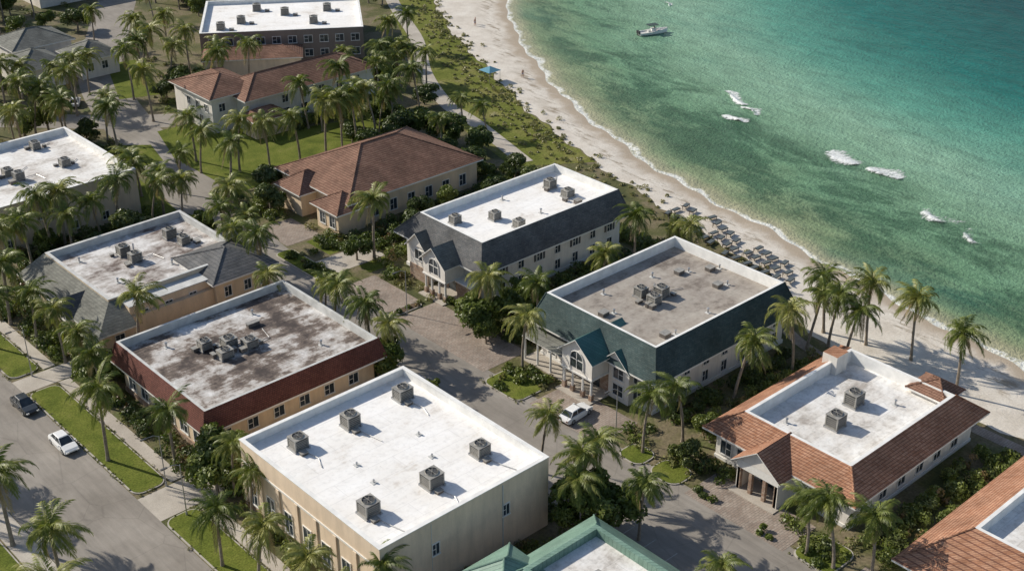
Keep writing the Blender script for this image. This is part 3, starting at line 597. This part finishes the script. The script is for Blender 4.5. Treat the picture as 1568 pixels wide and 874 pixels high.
def mesh_np(name,v,mats,mi=None,extra=None):
    f=np.arange(len(v)).reshape(-1,4); vl=v.tolist(); fl=f.tolist(); ml=[0]*len(fl) if mi is None else list(mi)
    mats=list(mats)
    if extra:
        k=len(vl); vl+=extra.v; base=len(mats); mats+=extra.mats; fl+=[[i+k for i in q] for q in extra.f]; ml+=[base+i for i in extra.m]
    me=bpy.data.meshes.new(name); me.from_pydata(vl,[],fl); 
    for m in mats: me.materials.append(m)
    me.polygons.foreach_set('material_index',ml); me.update(); return me
def palm_mesh(seed,h=8.0):
    rr=random.Random(seed); m=MB(); lean=rr.uniform(.2,1.7); la=rr.uniform(0,6.28); bend=rr.uniform(-.4,.6)
    pts=[];rs=[]
    for i in range(12):
        t=i/11; off=lean*(t**1.6)+bend*math.sin(t*3.14)*.4; pts.append((math.cos(la)*off,math.sin(la)*off,-.1+(h+.1)*t)); rs.append((.26 if i==0 else .18-.055*t)+(.008 if i%2 else -.004))
    m.tube(pts,rs,M['bark'],8); top=Vector(pts[-1]); nf=rr.randint(21,28)
    m.tube([tuple(top-Vector((0,0,.5))),tuple(top+Vector((0,0,.1))),tuple(top+Vector((0,0,.6)))],[.13,.2,.06],M['frond'],7)
    for k in range(nf):
        q=k/(nf-1); az=k*2.39996+rr.uniform(-.35,.35); el=math.radians(78-100*q**.85+rr.uniform(-12,12)); Lf=rr.uniform(2.8,3.9)*(.85 if q<.1 else 1); dead=q>.9 and rr.random()<.55
        mt=M['frond_dead'] if dead else M['frond']; hd=Vector((math.cos(az),math.sin(az),0)); side=Vector((-math.sin(az),math.cos(az),0)); tw=rr.uniform(-.35,.35)
        if dead: el=-.7
        p=top.copy(); ns=11; e=el; sp=[p.copy()]; dr=math.radians(rr.uniform(5.5,10.5)); wind=Vector((.0,-.010,0))
        for i in range(ns):
            p=p+(hd*math.cos(e)+Vector((0,0,math.sin(e))))*Lf/ns+wind*i; e-=dr*(1+.08*i); e=max(e,-1.45); sp.append(p.copy())
        m.tube([tuple(a) for a in sp[::2]],[.045-.007*i for i in range(len(sp[::2]))],mt,3)
        for i in range(1,ns+1):
            for sub in (0,.33,.66):
                if i==ns and sub>0: continue
                t=(i+sub)/ns; pos=sp[i] if sub==0 else sp[i].lerp(sp[min(i+1,ns)],sub)
                d=(sp[min(i+1,ns)]-sp[i-1]).normalized(); ll=.74*max(.05,math.sin(min(1,.22+t*.88)*3.0))**.6*rr.uniform(.75,1.15)+.10
                for s in (-1,1):
                    dirn=(side*s*.75+d*(.5+.45*t)+Vector((0,0,-.12-rr.uniform(0,.4)))+side*tw*.2).normalized()
                    a=pos; tip=pos+dirn*ll; wv=d*.065; mid=pos.lerp(tip,.45)
                    m.face([tuple(a-wv*.6),tuple(mid-wv),tuple(tip+Vector((0,0,-.16*ll))),tuple(mid+wv)],mt)
    for k in range(6):
        a=k*1.05; c=top+Vector((.28*math.cos(a),.28*math.sin(a),-.2)); m.cyl(c.x,c.y,c.z-.14,c.z,.08,.13,M['frond_dead'],6); m.cyl(c.x,c.y,c.z,c.z+.1,.13,.05,M['frond_dead'],6)
    return m.mesh('palm_mesh')
PALMS=[palm_mesh(s) for s in range(10)]
def palm(x,y,h): 
    s=h/8.0; k=R.uniform(.95,1.15); cs=min(max(s,.8),1.12)*k
    o=place('palm_tree',R.choice(PALMS),(x,y,0 if x<inx(y) else beachz(x,y)),R.uniform(0,6.28),(cs,cs,s*.99)); return o
def beachz(x,y):
    a,b=inx(y),shx(y); t=max(0,min(1.2,(x-a)/(b-a))); return -.55*t**1.3
def tree_mesh(seed,rad=2.6,h=5.2,n=4600,mat='leaf',size=.22):
    rr=random.Random(seed); rs=np.random.RandomState(seed); lobes=[]; ex=MB()
    for k in range(14):
        a=rr.uniform(0,6.28); d=rr.uniform(.2,1)*rad*.8; r=rr.uniform(.24,.48)*rad; z=h-r-rr.uniform(0,.5)*h*(.4+d/rad*.6); lobes.append((math.cos(a)*d,math.sin(a)*d,max(z,r*.9),r))
    ex.tube([(0,0,-.1),(.1,.05,h*.25),(0,.1,h*.5)],[.22,.16,.12],M['bark'],7)
    for l in lobes[:8]: ex.tube([(0,.05,h*.3),(l[0]*.5,l[1]*.5,(h*.3+l[2])/2+.2),(l[0],l[1],l[2])],[.1,.07,.03],M['bark'],5)
    c,nn=crownpts(rs,lobes,n); v=leafquads(c,nn,size,rs); return mesh_np('tree_mesh',v,[M[mat]],extra=ex)
TREES=[tree_mesh(s,mat=('leaf','leaf_dark')[s%2]) for s in range(6)]
def btree(x,y,h): s=h/5.2; k=R.uniform(.85,1.2); place('broadleaf_tree',R.choice(TREES),(x,y,0),R.uniform(0,6.28),(s*k,s*k,s))
def bed(name,x0,y0,x1,y1,h=1.2,dens=1.0,mat=None,size=.17):
    seed=R.randint(0,99999); rs=np.random.RandomState(seed); area=(x1-x0)*(y1-y0); nb=max(3,int(area*.75*dens)); lobes=[]
    for k in range(nb):
        r=rs.uniform(.4,1.0)*min(1.2,h); lobes.append((rs.uniform(x0,x1),rs.uniform(y0,y1),max(.1,rs.uniform(.2,1.1)*h-r*.6),r))
    n=int(nb*130); c,nn=crownpts(rs,lobes,n); c[:,2]=np.maximum(c[:,2],.03); o=np.array([(x0+x1)/2,(y0+y1)/2,0]); v=leafquads(c-o,nn,size,rs)
    mats=[M['leaf'],M['leaf_dark'],M['leaf_flower']]; 
    if mat: mats=[M[mat]]
    mi=np.zeros(n,int)
    if not mat:
        cell=(np.floor(c[:,0]/1.3)*7+np.floor(c[:,1]/1.3)*13).astype(int)%11; mi=np.where(cell<6,0,np.where(cell<10,1,2))
    me=mesh_np(name,v,mats,mi.tolist()); place(name,me,tuple(o))
PL="""127,79,8.5 131,76,9 132,70,9 129,62,9 118,78,9 108,79,8.5 92,79,8 97,77.5,8 94,101,8 81,84,7.5 79,75.5,8 89,53,8.5 92.5,49.5,8
77,55,7 83.5,116,8 85,112,7 85,126,7 99,138,10 84,140,9 77,134,7 125,111,8.5 60,135,9 47,118,10 52,134,8 52,147,8 65,170,10
76,171,9 87,158,9 85,181,8 86,150,7 84,166,8 33,111,9 33,99,9 47,94,8 48,89,8 49,83,7.5 53,76,7 90,198,9 103,210,10
106,223,10 99,188,9 102,179,9 126,214,9 124,220,8 112,230,9 88,215,8 83,215,8 89,234,8 116,259,8 126,246,8 112,176,9 116,174,11
118,172,11 122,173,11 122,188,9 126,173,11 132,176,9 142,181,9 164,212,8 151,190,8 157,210,8 143,163,6 144,171,5 143,206,6
84,124,8 84,146,8 83,152,8 84,172,8 83,178,8 90,178,7 66,165,8 72,168,8 56,166,9 52,155,9 48,150,8 52,128,7 51,162,8 80,168,8 96,172,9 129,103.5,8 127,107,7 97,183,8 49,76,7 47,70,7 106,176,9 138,188,9 130,189,10 147,200,8 119,214,9 94,222,9 97,228,9 101,231,8 79,222,8 92,206,8 86,208,9
31,122,9 30,134,10 32,144,8 30.5,92,9 32,84,8 33,128,8 53,141,8 52,112,8 54,103,7 76,74,7 98,111,8 101,105.5,8 113,106,8 53,98,6.5 81,78,7.5 124.5,80.5,8 129.5,81.5,8.5 126.5,76,7.5 80.5,69,7.5 91,56,7"""
for t in PL.split():
    x,y,h=map(float,t.split(','))
    if 82.2<x<91 and 50<y<150: x=81.6 if x<86.5 and y<112 else (91.4 if x>86.5 else 82.0)
    palm(x,y,h)
for x,y,h in [(104.3,111.5,5),(96,112,5.5),(93.5,74.2,3.5),(80.5,110.6,5.5),(54.9,106,6),(52.8,104.5,5),(124.8,140,5),(134,146,5),(134.8,165,6),(133.4,170.6,6),(137,158,5),(101,168,5),(77.5,75,7),(78.5,72,6),(99.2,75.3,4),(100,110,6),(80,112,4),(107,139,5),(112,143,4.5),(118,144,4),(130,152,5),(131,160,4),(97,139.5,4),(95,109,4),(129,136,4),(132,140,5),(128,169,5),(122,169.5,5),(84,187,5),(93,168,4),(80.5,103,3.5),(53,133,4),(55,133,4.5)]: btree(x,y,h)
def onroad(x,y):
    P=[(90,168),(95,190),(99,212),(107,238),(122,265),(140,294),(170,340)]; Q=[(50,262),(70,240),(84,228),(97,215),(106,208)]; W_=[(140,150),(148.5,181),(157,198),(170,217),(185,245),(205,275),(230,310)]
    for S,w in ((P,6.5),(Q,5.2),(W_,2.5)):
        for a,b in zip(S,S[1:]):
            a_=Vector(a);b_=Vector(b);p=Vector((x,y));t=max(0,min(1,(p-a_).dot(b_-a_)/(b_-a_).length_squared))
            if (p-(a_+(b_-a_)*t)).length<w: return True
    return False
blk=[(57,173,84,201),(105,187,143,212),(123,208,172,258),(90,238,114,264),(98,170,120,206),(100,145,129,172),(72,257,84,268),(120,293,136,307),(154,282,176,298),(88,293,102,307),(179,291,194,309),(64,218,76,232)]
cnt=0
while cnt<260:
    x=R.uniform(60,200); y=R.uniform(160,340)
    if x>inx(min(y,400))-9 or onroad(x,y) or any(a-1.5<x<c+1.5 and b-1.5<y<d+1.5 for a,b,c,d in blk): continue
    if x>136+(y-150)*.5 and R.random()<.985: continue
    cnt+=1
    if R.random()<.42: palm(x,y,R.uniform(6.5,10))
    else: btree(x,y,R.uniform(3,6.5))
beds=[(51.9,77,53.6,101,1.3),(52,110,54.2,131,1.5),(51.9,141,55.5,160,1.6),(55,131.8,79,136.8,1.5),(55,161.8,82,166,1.6),(60,167,83,173.2,1.6),
(54,101.6,76,104.2,1.3),(56,106,79,109,1.5),(76,77,77.5,99,1.3),(79.6,110,82,131,1.1),(82,142,83.4,166,1.4),
(99.5,104.8,128,108,1.6),(103,112.5,129,115.2,1.4),(97.6,104.5,99.5,115,1.5),(98,117,99.4,121,1.0),(96.5,130.5,99.3,134.5,1.4),(129.6,112,133,134,1.5),
(99,75.6,123,78,1.6),(94,81.3,96,83.2,1.1),(99,79.6,122,81.9,1.7),(93,96,95,102,1.1),(124.8,84,126.2,102,1.3),
(93.8,71.5,96.5,76,1.4),(93,59,94.3,61.8,1.1),(93.2,68.6,96,70.5,1.1),(97,50.2,122,53.8,1.5),(90.3,53,94.6,57,.9),(94,48.2,120,49.8,1.3),
(100.5,136,129,138.4,1.5),(101,140,128,146.5,1.5),(129,142,133,168,1.6),(95.5,144,99,149,1.2),(93.5,158.5,98,166,1.3),(104,168.5,130,170.5,1.6),
(58.5,72.6,75,75.8,1.4),(52,60,58,75,1.2),(119.5,188.5,142,192,1.7),(89.2,136,91.7,148,.8),(91.2,122.4,95.2,123.7,.7),(88.8,99,93,102.2,.9),(85,199,92,205,1.4),(133,140,138,148,1.2),(128,93,131,102,1.0),(90.3,59.5,91.5,62,.7),(90.2,68,91.6,70.6,.7)]
for b in beds: bed('shrub_bed',*b)
rs=np.random.RandomState(5); cs=[];ns_=[]
for k in range(800):
    y=rs.uniform(30,300); x=inx(y)+rs.normal(-2.0,2.0)
    if onroad(x,y): continue
    if y<98 and (rs.rand()<.85 or x<inx(y)-1.2): continue
    if y<140 and rs.rand()<.45: continue
    r=rs.uniform(.2,.6); c,nn=crownpts(rs,[(x,y,r*.2-.05,r)],45); cs.append(c); ns_.append(nn)
for k in range(380):
    y=rs.uniform(145,290); x=rs.uniform(138+(y-150)*.5,inx(y)-2)
    if onroad(x,y): continue
    r=rs.uniform(.15,.5); c,nn=crownpts(rs,[(x,y,r*.2,r)],40); cs.append(c); ns_.append(nn)
c=np.concatenate(cs); nn=np.concatenate(ns_); place('dune_vegetation',mesh_np('dune_vegetation',leafquads(c,nn,.16,rs),[M['leaf_dune']]),(0,0,0))
cs=[];ns_=[]
GB=[(52,60,84,172),(91,48,124,172),(60,165,140,300)]
occ=[(53.5,76.5,76,101),(54,109,80,132),(55.5,137,83,162),(58,174,82.5,200),(99.5,115,130,135.5),(94.5,81.5,125,104),(93.5,54,123,75),(91,18,123,48),(59,47,76,73),(98.5,146.5,129,168),(77,38,91.5,104),(82,100,91.5,172),(90,104,97.5,122),(89.5,83,96,95),(89.5,58,95.5,71),(90,124,96,134),(46,104,54,110),(46,137,54,141.3),(91,138,101,143),(92,150,98,158),(97,172,138,205)]+blk
for k in range(1500):
    g=GB[k%3]; x=rs.uniform(g[0],g[2]); y=rs.uniform(g[1],g[3])
    if onroad(x,y) or any(a<x<c_ and b<y<d_ for a,b,c_,d_ in occ): continue
    r=rs.uniform(.3,.9); c,nn=crownpts(rs,[(x,y,r*.25,r)],70); cs.append(c); ns_.append(nn)
c=np.concatenate(cs); nn=np.concatenate(ns_); c[:,2]=np.maximum(c[:,2],.03); mi=(np.arange(len(c))//70)%3; mi=np.where(mi==2,1,mi)
place('undergrowth',mesh_np('undergrowth',leafquads(c,nn,.18,rs),[M['leaf'],M['leaf_dune']],mi.tolist()),(0,0,0))
# fallen leaf / tuft edges softening lawn kerbs
cs=[];ns_=[]
for (a,b_,c_,d_) in ((46.1,110,50,137),(46.1,60,50,104.2),(46.1,141.5,50,170),(89.6,72.3,93.5,76.5),(89.6,77.5,93,81),(90,52.5,95,57.3),(88.5,96,93.5,102.5)):
    per=2*((c_-a)+(d_-b_))
    for k in range(int(per*1.6)):
        u=rs.rand()
        if rs.rand()<(d_-b_)/((c_-a)+(d_-b_)): x=(a if rs.rand()<.5 else c_)+rs.normal(0,.12); y=b_+u*(d_-b_)
        else: x=a+u*(c_-a); y=(b_ if rs.rand()<.5 else d_)+rs.normal(0,.12)
        c,nn=crownpts(rs,[(x,y,.14,rs.uniform(.08,.25))],14); cs.append(c); ns_.append(nn)
c=np.concatenate(cs); nn=np.concatenate(ns_); place('grass_tufts',mesh_np('grass_tufts',leafquads(c,nn,.09,rs),[M['leaf_dune']]),(0,0,0))
# ------------------------------------------------------------------ cars
def car(x,y,rz,col,name='parked_car'):
    e=empty(name,(x,y,.02)); e.rotation_euler=(0,0,rz)
    paint,nt,b=newmat('car_paint'); b.inputs['Base Color'].default_value=(*col,1); b.inputs['Roughness'].default_value=.3; b.inputs['Coat Weight'].default_value=.6
    L(nt,mix(nt,1.0,(*col,1),ramp(nt,noise(nt,OC(nt),2,3),[(.3,.92),(.7,1.0)]),'MULTIPLY'),b.inputs['Base Color'])
    tire=plain('tyre_rubber',(.02,.02,.02),.8)
    def loft(secs,mat,name,bev=.05):
        bm=bmesh.new(); rings=[[bm.verts.new(p) for p in s] for s in secs]
        for a,c in zip(rings,rings[1:]):
            for i in range(len(a)): j=(i+1)%len(a); bm.faces.new((a[i],a[j],c[j],c[i]))
        bm.faces.new(rings[0]); bm.faces.new(list(reversed(rings[-1]))); bmesh.ops.recalc_face_normals(bm,faces=bm.faces)
        me=bpy.data.meshes.new(name); bm.to_mesh(me); bm.free(); me.materials.append(mat); o=bpy.data.objects.new(name,me); C.objects.link(o); o.parent=e
        md=o.modifiers.new('b','BEVEL'); md.width=bev; md.segments=3; md.limit_method='ANGLE'; return o
    st=[(-2.3,.62,.80,.45),(-2.2,.82,.86,.30),(-1.5,.92,.92,.25),(0,.90,.93,.22),(1.2,.86,.92,.25),(2.0,.74,.86,.28),(2.3,.58,.72,.40)]
    loft([[(X_,-w_,zl),(X_,-w_*1.0,zh*.7),(X_,-w_*.9,zh),(X_,w_*.9,zh),(X_,w_,zh*.7),(X_,w_,zl)] for X_,zh,w_,zl in st],paint,'body',.04)
    loft([[(-1.75,-.74,.86),(-1.75,.74,.86),(1.05,.76,.86),(1.05,-.76,.86)],[(-1.2,-.6,1.38),(-1.2,.6,1.38),(.25,.6,1.4),(.25,-.6,1.4)]],M['glass'],'windows',.03)
    loft([[(-1.22,-.61,1.375),(-1.22,.61,1.375),(.27,.61,1.395),(.27,-.61,1.395)],[(-1.1,-.54,1.44),(-1.1,.54,1.44),(.15,.54,1.46),(.15,-.54,1.46)]],paint,'roof',.02)
    m=MB()
    for s in (-1,1):
        m.tube([(-1.75,s*.75,.87),(-1.2,s*.6,1.39)],[.045,.04],paint,5); m.tube([(1.05,s*.76,.87),(.25,s*.6,1.4)],[.045,.04],paint,5); m.tube([(-.45,s*.76,.87),(-.45,s*.61,1.4)],[.04,.04],paint,5)
        m.box(.75,s*1.0-.1,.85,.95,s*1.0+.1,.98,paint)
    m.box(2.2,-.75,.45,2.33,-.45,.6,M['coping']); m.box(2.2,.45,.45,2.33,.75,.6,M['coping']); m.box(-2.33,-.8,.55,-2.24,-.5,.7,M['tile_dark']); m.box(-2.33,.5,.55,-2.24,.8,.7,M['tile_dark']); m.box(-2.3,-.4,.36,2.34,.4,.45,tire)
    m.obj('trim',e)
    m=MB()
    for X_ in (-1.42,1.42):
        for s in (-1,1):
            m.tube([(X_,s*.70,.33),(X_,s*.93,.33)],[.33,.33],tire,18); m.tube([(X_,s*.93,.33),(X_,s*.945,.33)],[.2,.18],M['metal'],12)
    m.obj('wheels',e)
car(91.6,89.3,math.radians(5),(.84,.84,.83)); car(44.7,124,math.radians(-90),(.82,.82,.81)); car(44.8,134.5,math.radians(-90),(.03,.035,.04)); car(82,106.8,math.radians(90),(.12,.17,.24)); car(96.5,228,math.radians(60),(.6,.6,.6)); car(79.5,92.5,0,(.12,.12,.13))
# ------------------------------------------------------------------ boat
def boat(x,y,rz,s=1.0):
    e=empty('motor_boat',(x,y,SEA)); e.rotation_euler=(0,0,rz); e.scale=(s,s,s)
    m=MB(); S=[(-4,1.25,.75,-.3),(-2,1.35,.8,-.35),(0,1.35,.9,-.35),(2,1.1,1.05,-.25),(3.4,.55,1.2,.1),(4.2,.04,1.3,.7)]
    sec=[[(X_,-w,t),(X_,-w*.85,.15),(X_,0,k),(X_,w*.85,.15),(X_,w,t)] for X_,w,t,k in S]
    for a,b in zip(sec,sec[1:]):
        for i in range(4): m.face([a[i],a[i+1],b[i+1],b[i]],M['coping'])
        dz=-.35; m.face([(a[0][0],a[0][1]*.88,a[0][2]+dz),(b[0][0],b[0][1]*.88,b[0][2]+dz),(b[4][0],b[4][1]*.88,b[4][2]+dz),(a[4][0],a[4][1]*.88,a[4][2]+dz)],M['coping_grey'])
        for i,sg in ((0,1),(4,1)): m.face([a[i],b[i],(b[i][0],b[i][1]*.88,b[i][2]),(a[i][0],a[i][1]*.88,a[i][2])],M['coping']); m.face([(a[i][0],a[i][1]*.88,a[i][2]),(b[i][0],b[i][1]*.88,b[i][2]),(b[i][0],b[i][1]*.88,b[i][2]+dz),(a[i][0],a[i][1]*.88,a[i][2]+dz)],M['coping'])
    m.face(sec[0],M['coping']); m.obj('hull',e)
    m=MB(); m.box(-.6,-.5,.5,.6,.5,1.5,M['coping']); m.box(.3,-.45,1.5,.38,.45,1.95,M['glass']); m.box(-1.6,-.5,.5,-1.0,.5,1.1,M['coping_grey']); m.box(1.2,-.4,.55,2.2,.4,.95,M['coping_grey']); m.obj('console_and_seats',e)
    m=MB()
    for X_ in (-1.2,.7):
        for s_ in (-.8,.8): m.tube([(X_,s_,.6),(X_*.9,s_*.9,2.4)],[.04,.04],M['metal'],6)
    m.box(-1.7,-1.0,2.4,1.1,1.0,2.5,M['shingle_teal']); m.obj('t_top',e)
    m=MB(); 
    for s_ in (-.4,.4): m.box(-4.6,s_-.2,.6,-4.05,s_+.2,1.25,M['hvac_dark']); m.box(-4.45,s_-.08,-.3,-4.2,s_+.08,.6,M['hvac_dark'])
    m.obj('outboard_motors',e)
boat(212,186,math.radians(-20),.85)
# ------------------------------------------------------------------ beach furniture
def lounger():
    m=MB(); m.box(-.95,-.32,.3,.3,.32,.38,M['wood']); 
    m.face([(.3,-.32,.38),(.3,.32,.38),(.95,.32,.8),(.95,-.32,.8)],M['wood']); m.face([(.3,-.3,.34),(.3,.3,.34),(.97,.3,.76),(.97,-.3,.76)],M['wood'])
    m.box(-.93,-.28,.382,.28,.28,.44,M['cushion_dark'])
    for a in (-.85,.25):
        for b in (-.28,.28): m.box(a-.03,b-.03,0,a+.03,b+.03,.3,M['wood'])
    m.box(.8,-.03,0,.86,.03,.68,M['wood']); return m.mesh('lounger')
M['cushion']=plain('cushion_blue',(.12,.30,.40),.9); M['cushion_dark']=plain('cushion_dark',(.09,.11,.12),.9)
LG=lounger()
for k in range(15):
    for c_ in range(3):
        if R.random()<.12: continue
        y=93+k*1.9+R.uniform(-.2,.2); x=inx(y)-1.6+c_*2.3+R.uniform(-.3,.3); z=beachz(x,y) if x>inx(y) else 0; place('sun_lounger',LG,(x,y,z),math.radians(R.uniform(168,195)),1.15)
for x,y in ((163.5,185.5),):
    m=MB((x,y,0)); 
    for a in (-1.4,1.4):
        for b in (-1.4,1.4): m.cyl(x+a,y+b,-.1,2.2,.04,.04,M['metal'],6)
    tent=M['cushion']
    for i in range(4):
        c4=[(-1.6,-1.6),(1.6,-1.6),(1.6,1.6),(-1.6,1.6)]; p=c4[i];q=c4[(i+1)%4]; m.face([(x+p[0],y+p[1],2.2),(x+q[0],y+q[1],2.2),(x,y,3.0)],tent)
    m.obj('beach_canopy')
def person_mesh():
    me=bpy.data.meshes.new('p'); V=[(0,0,.92),(0,0,1.15),(0,0,1.42),(0,0,1.52),(0,.0,1.68),(.0,.2,1.40),(.05,.27,1.12),(.14,.27,.90),(0,-.2,1.40),(-.03,-.27,1.12),(.05,-.28,.88),(.0,.1,.88),(.14,.11,.48),(.08,.11,.06),(.2,.11,.03),(0,-.1,.88),(-.06,-.11,.48),(-.2,-.11,.06),(-.1,-.11,.03)]
    E=[(0,1),(1,2),(2,3),(3,4),(2,5),(5,6),(6,7),(2,8),(8,9),(9,10),(0,11),(11,12),(12,13),(13,14),(0,15),(15,16),(16,17),(17,18)]
    me.from_pydata(V,E,[]); o=bpy.data.objects.new('p',me); C.objects.link(o); sk=o.modifiers.new('s','SKIN'); sb=o.modifiers.new('d','SUBSURF'); sb.levels=1
    rad=[.15,.13,.15,.06,.11,.06,.045,.04,.06,.045,.04,.09,.065,.045,.035,.09,.065,.045,.035]
    for i,r in enumerate(rad): me.skin_vertices[0].data[i].radius=(r,r)
    me.skin_vertices[0].data[0].use_root=True
    dg=bpy.context.evaluated_depsgraph_get(); res=bpy.data.meshes.new_from_object(o.evaluated_get(dg)); bpy.data.objects.remove(o)
    res.materials.clear(); res.materials.append(plain('skin',(.45,.27,.19),.6)); res.materials.append(plain('swimwear',(.08,.12,.25),.8)); res.materials.append(plain('hair',(.06,.04,.03),.8))
    for p in res.polygons:
        z=p.center.z; p.material_index=2 if z>1.68 else (1 if .72<z<1.0 and abs(p.center.y)<.2 else 0); p.use_smooth=True
    return res
PM=person_mesh()
for x,y in ((170,183),(186,216),(187,217)): place('person',PM,(x,y,beachz(x,y)),R.uniform(0,6.28))
def lamp(x,y,rz):
    e=empty('street_lamp',(x,y,0)); e.rotation_euler=(0,0,rz); m=MB(); m.cyl(0,0,0,.5,.14,.11,M['metal'],10); m.cyl(0,0,.5,6.5,.07,.05,M['metal'],8); m.obj('pole',e)
    m=MB(); m.tube([(0,0,6.4),(-.6,0,6.8),(-1.5,0,6.85)],[.045,.04,.035],M['metal'],6); m.box(-2.1,-.12,6.78,-1.4,.12,6.9,M['hvac_dark']); m.obj('arm_and_head',e)
for x,y in ((48.5,103.5),(49.5,109.6),(48.5,140.8),(92.0,83.2),(92.3,121.9)): lamp(x,y,0)
# ------------------------------------------------------------------ light, world, camera
el=math.radians(33); az=math.radians(-24)
sd=Vector((math.sin(az)*math.cos(el),math.cos(az)*math.cos(el),math.sin(el)))
sl=bpy.data.lights.new('sun','SUN'); sl.energy=5.0; sl.angle=math.radians(.5); sl.color=(1,.93,.81)
so=bpy.data.objects.new('sun',sl); so.rotation_euler=sd.to_track_quat('Z','Y').to_euler(); so.location=(60,150,120); C.objects.link(so)
w=bpy.data.worlds.new('World'); bpy.context.scene.world=w; w.use_nodes=True; nt=w.node_tree
sk=nt.nodes.new('ShaderNodeTexSky'); sk.sky_type='NISHITA'; sk.sun_disc=False; sk.sun_elevation=el; sk.sun_rotation=az; sk.air_density=1.0; sk.dust_density=1.0
bg=nt.nodes['Background']; L(nt,sk.outputs[0],bg.inputs[0]); bg.inputs[1].default_value=.115
cam=bpy.data.cameras.new('camera'); cam.sensor_width=36; cam.lens=36*1995/1568; cam.clip_end=6000; cam.clip_start=1
co=bpy.data.objects.new('camera',cam); co.location=(0,0,85); co.rotation_euler=(math.radians(90-27.9),0,math.radians(-42.4)); C.objects.link(co); bpy.context.scene.camera=co
vs=bpy.context.scene.view_settings; vs.view_transform='Standard'; vs.look='None'; vs.exposure=0; vs.gamma=1
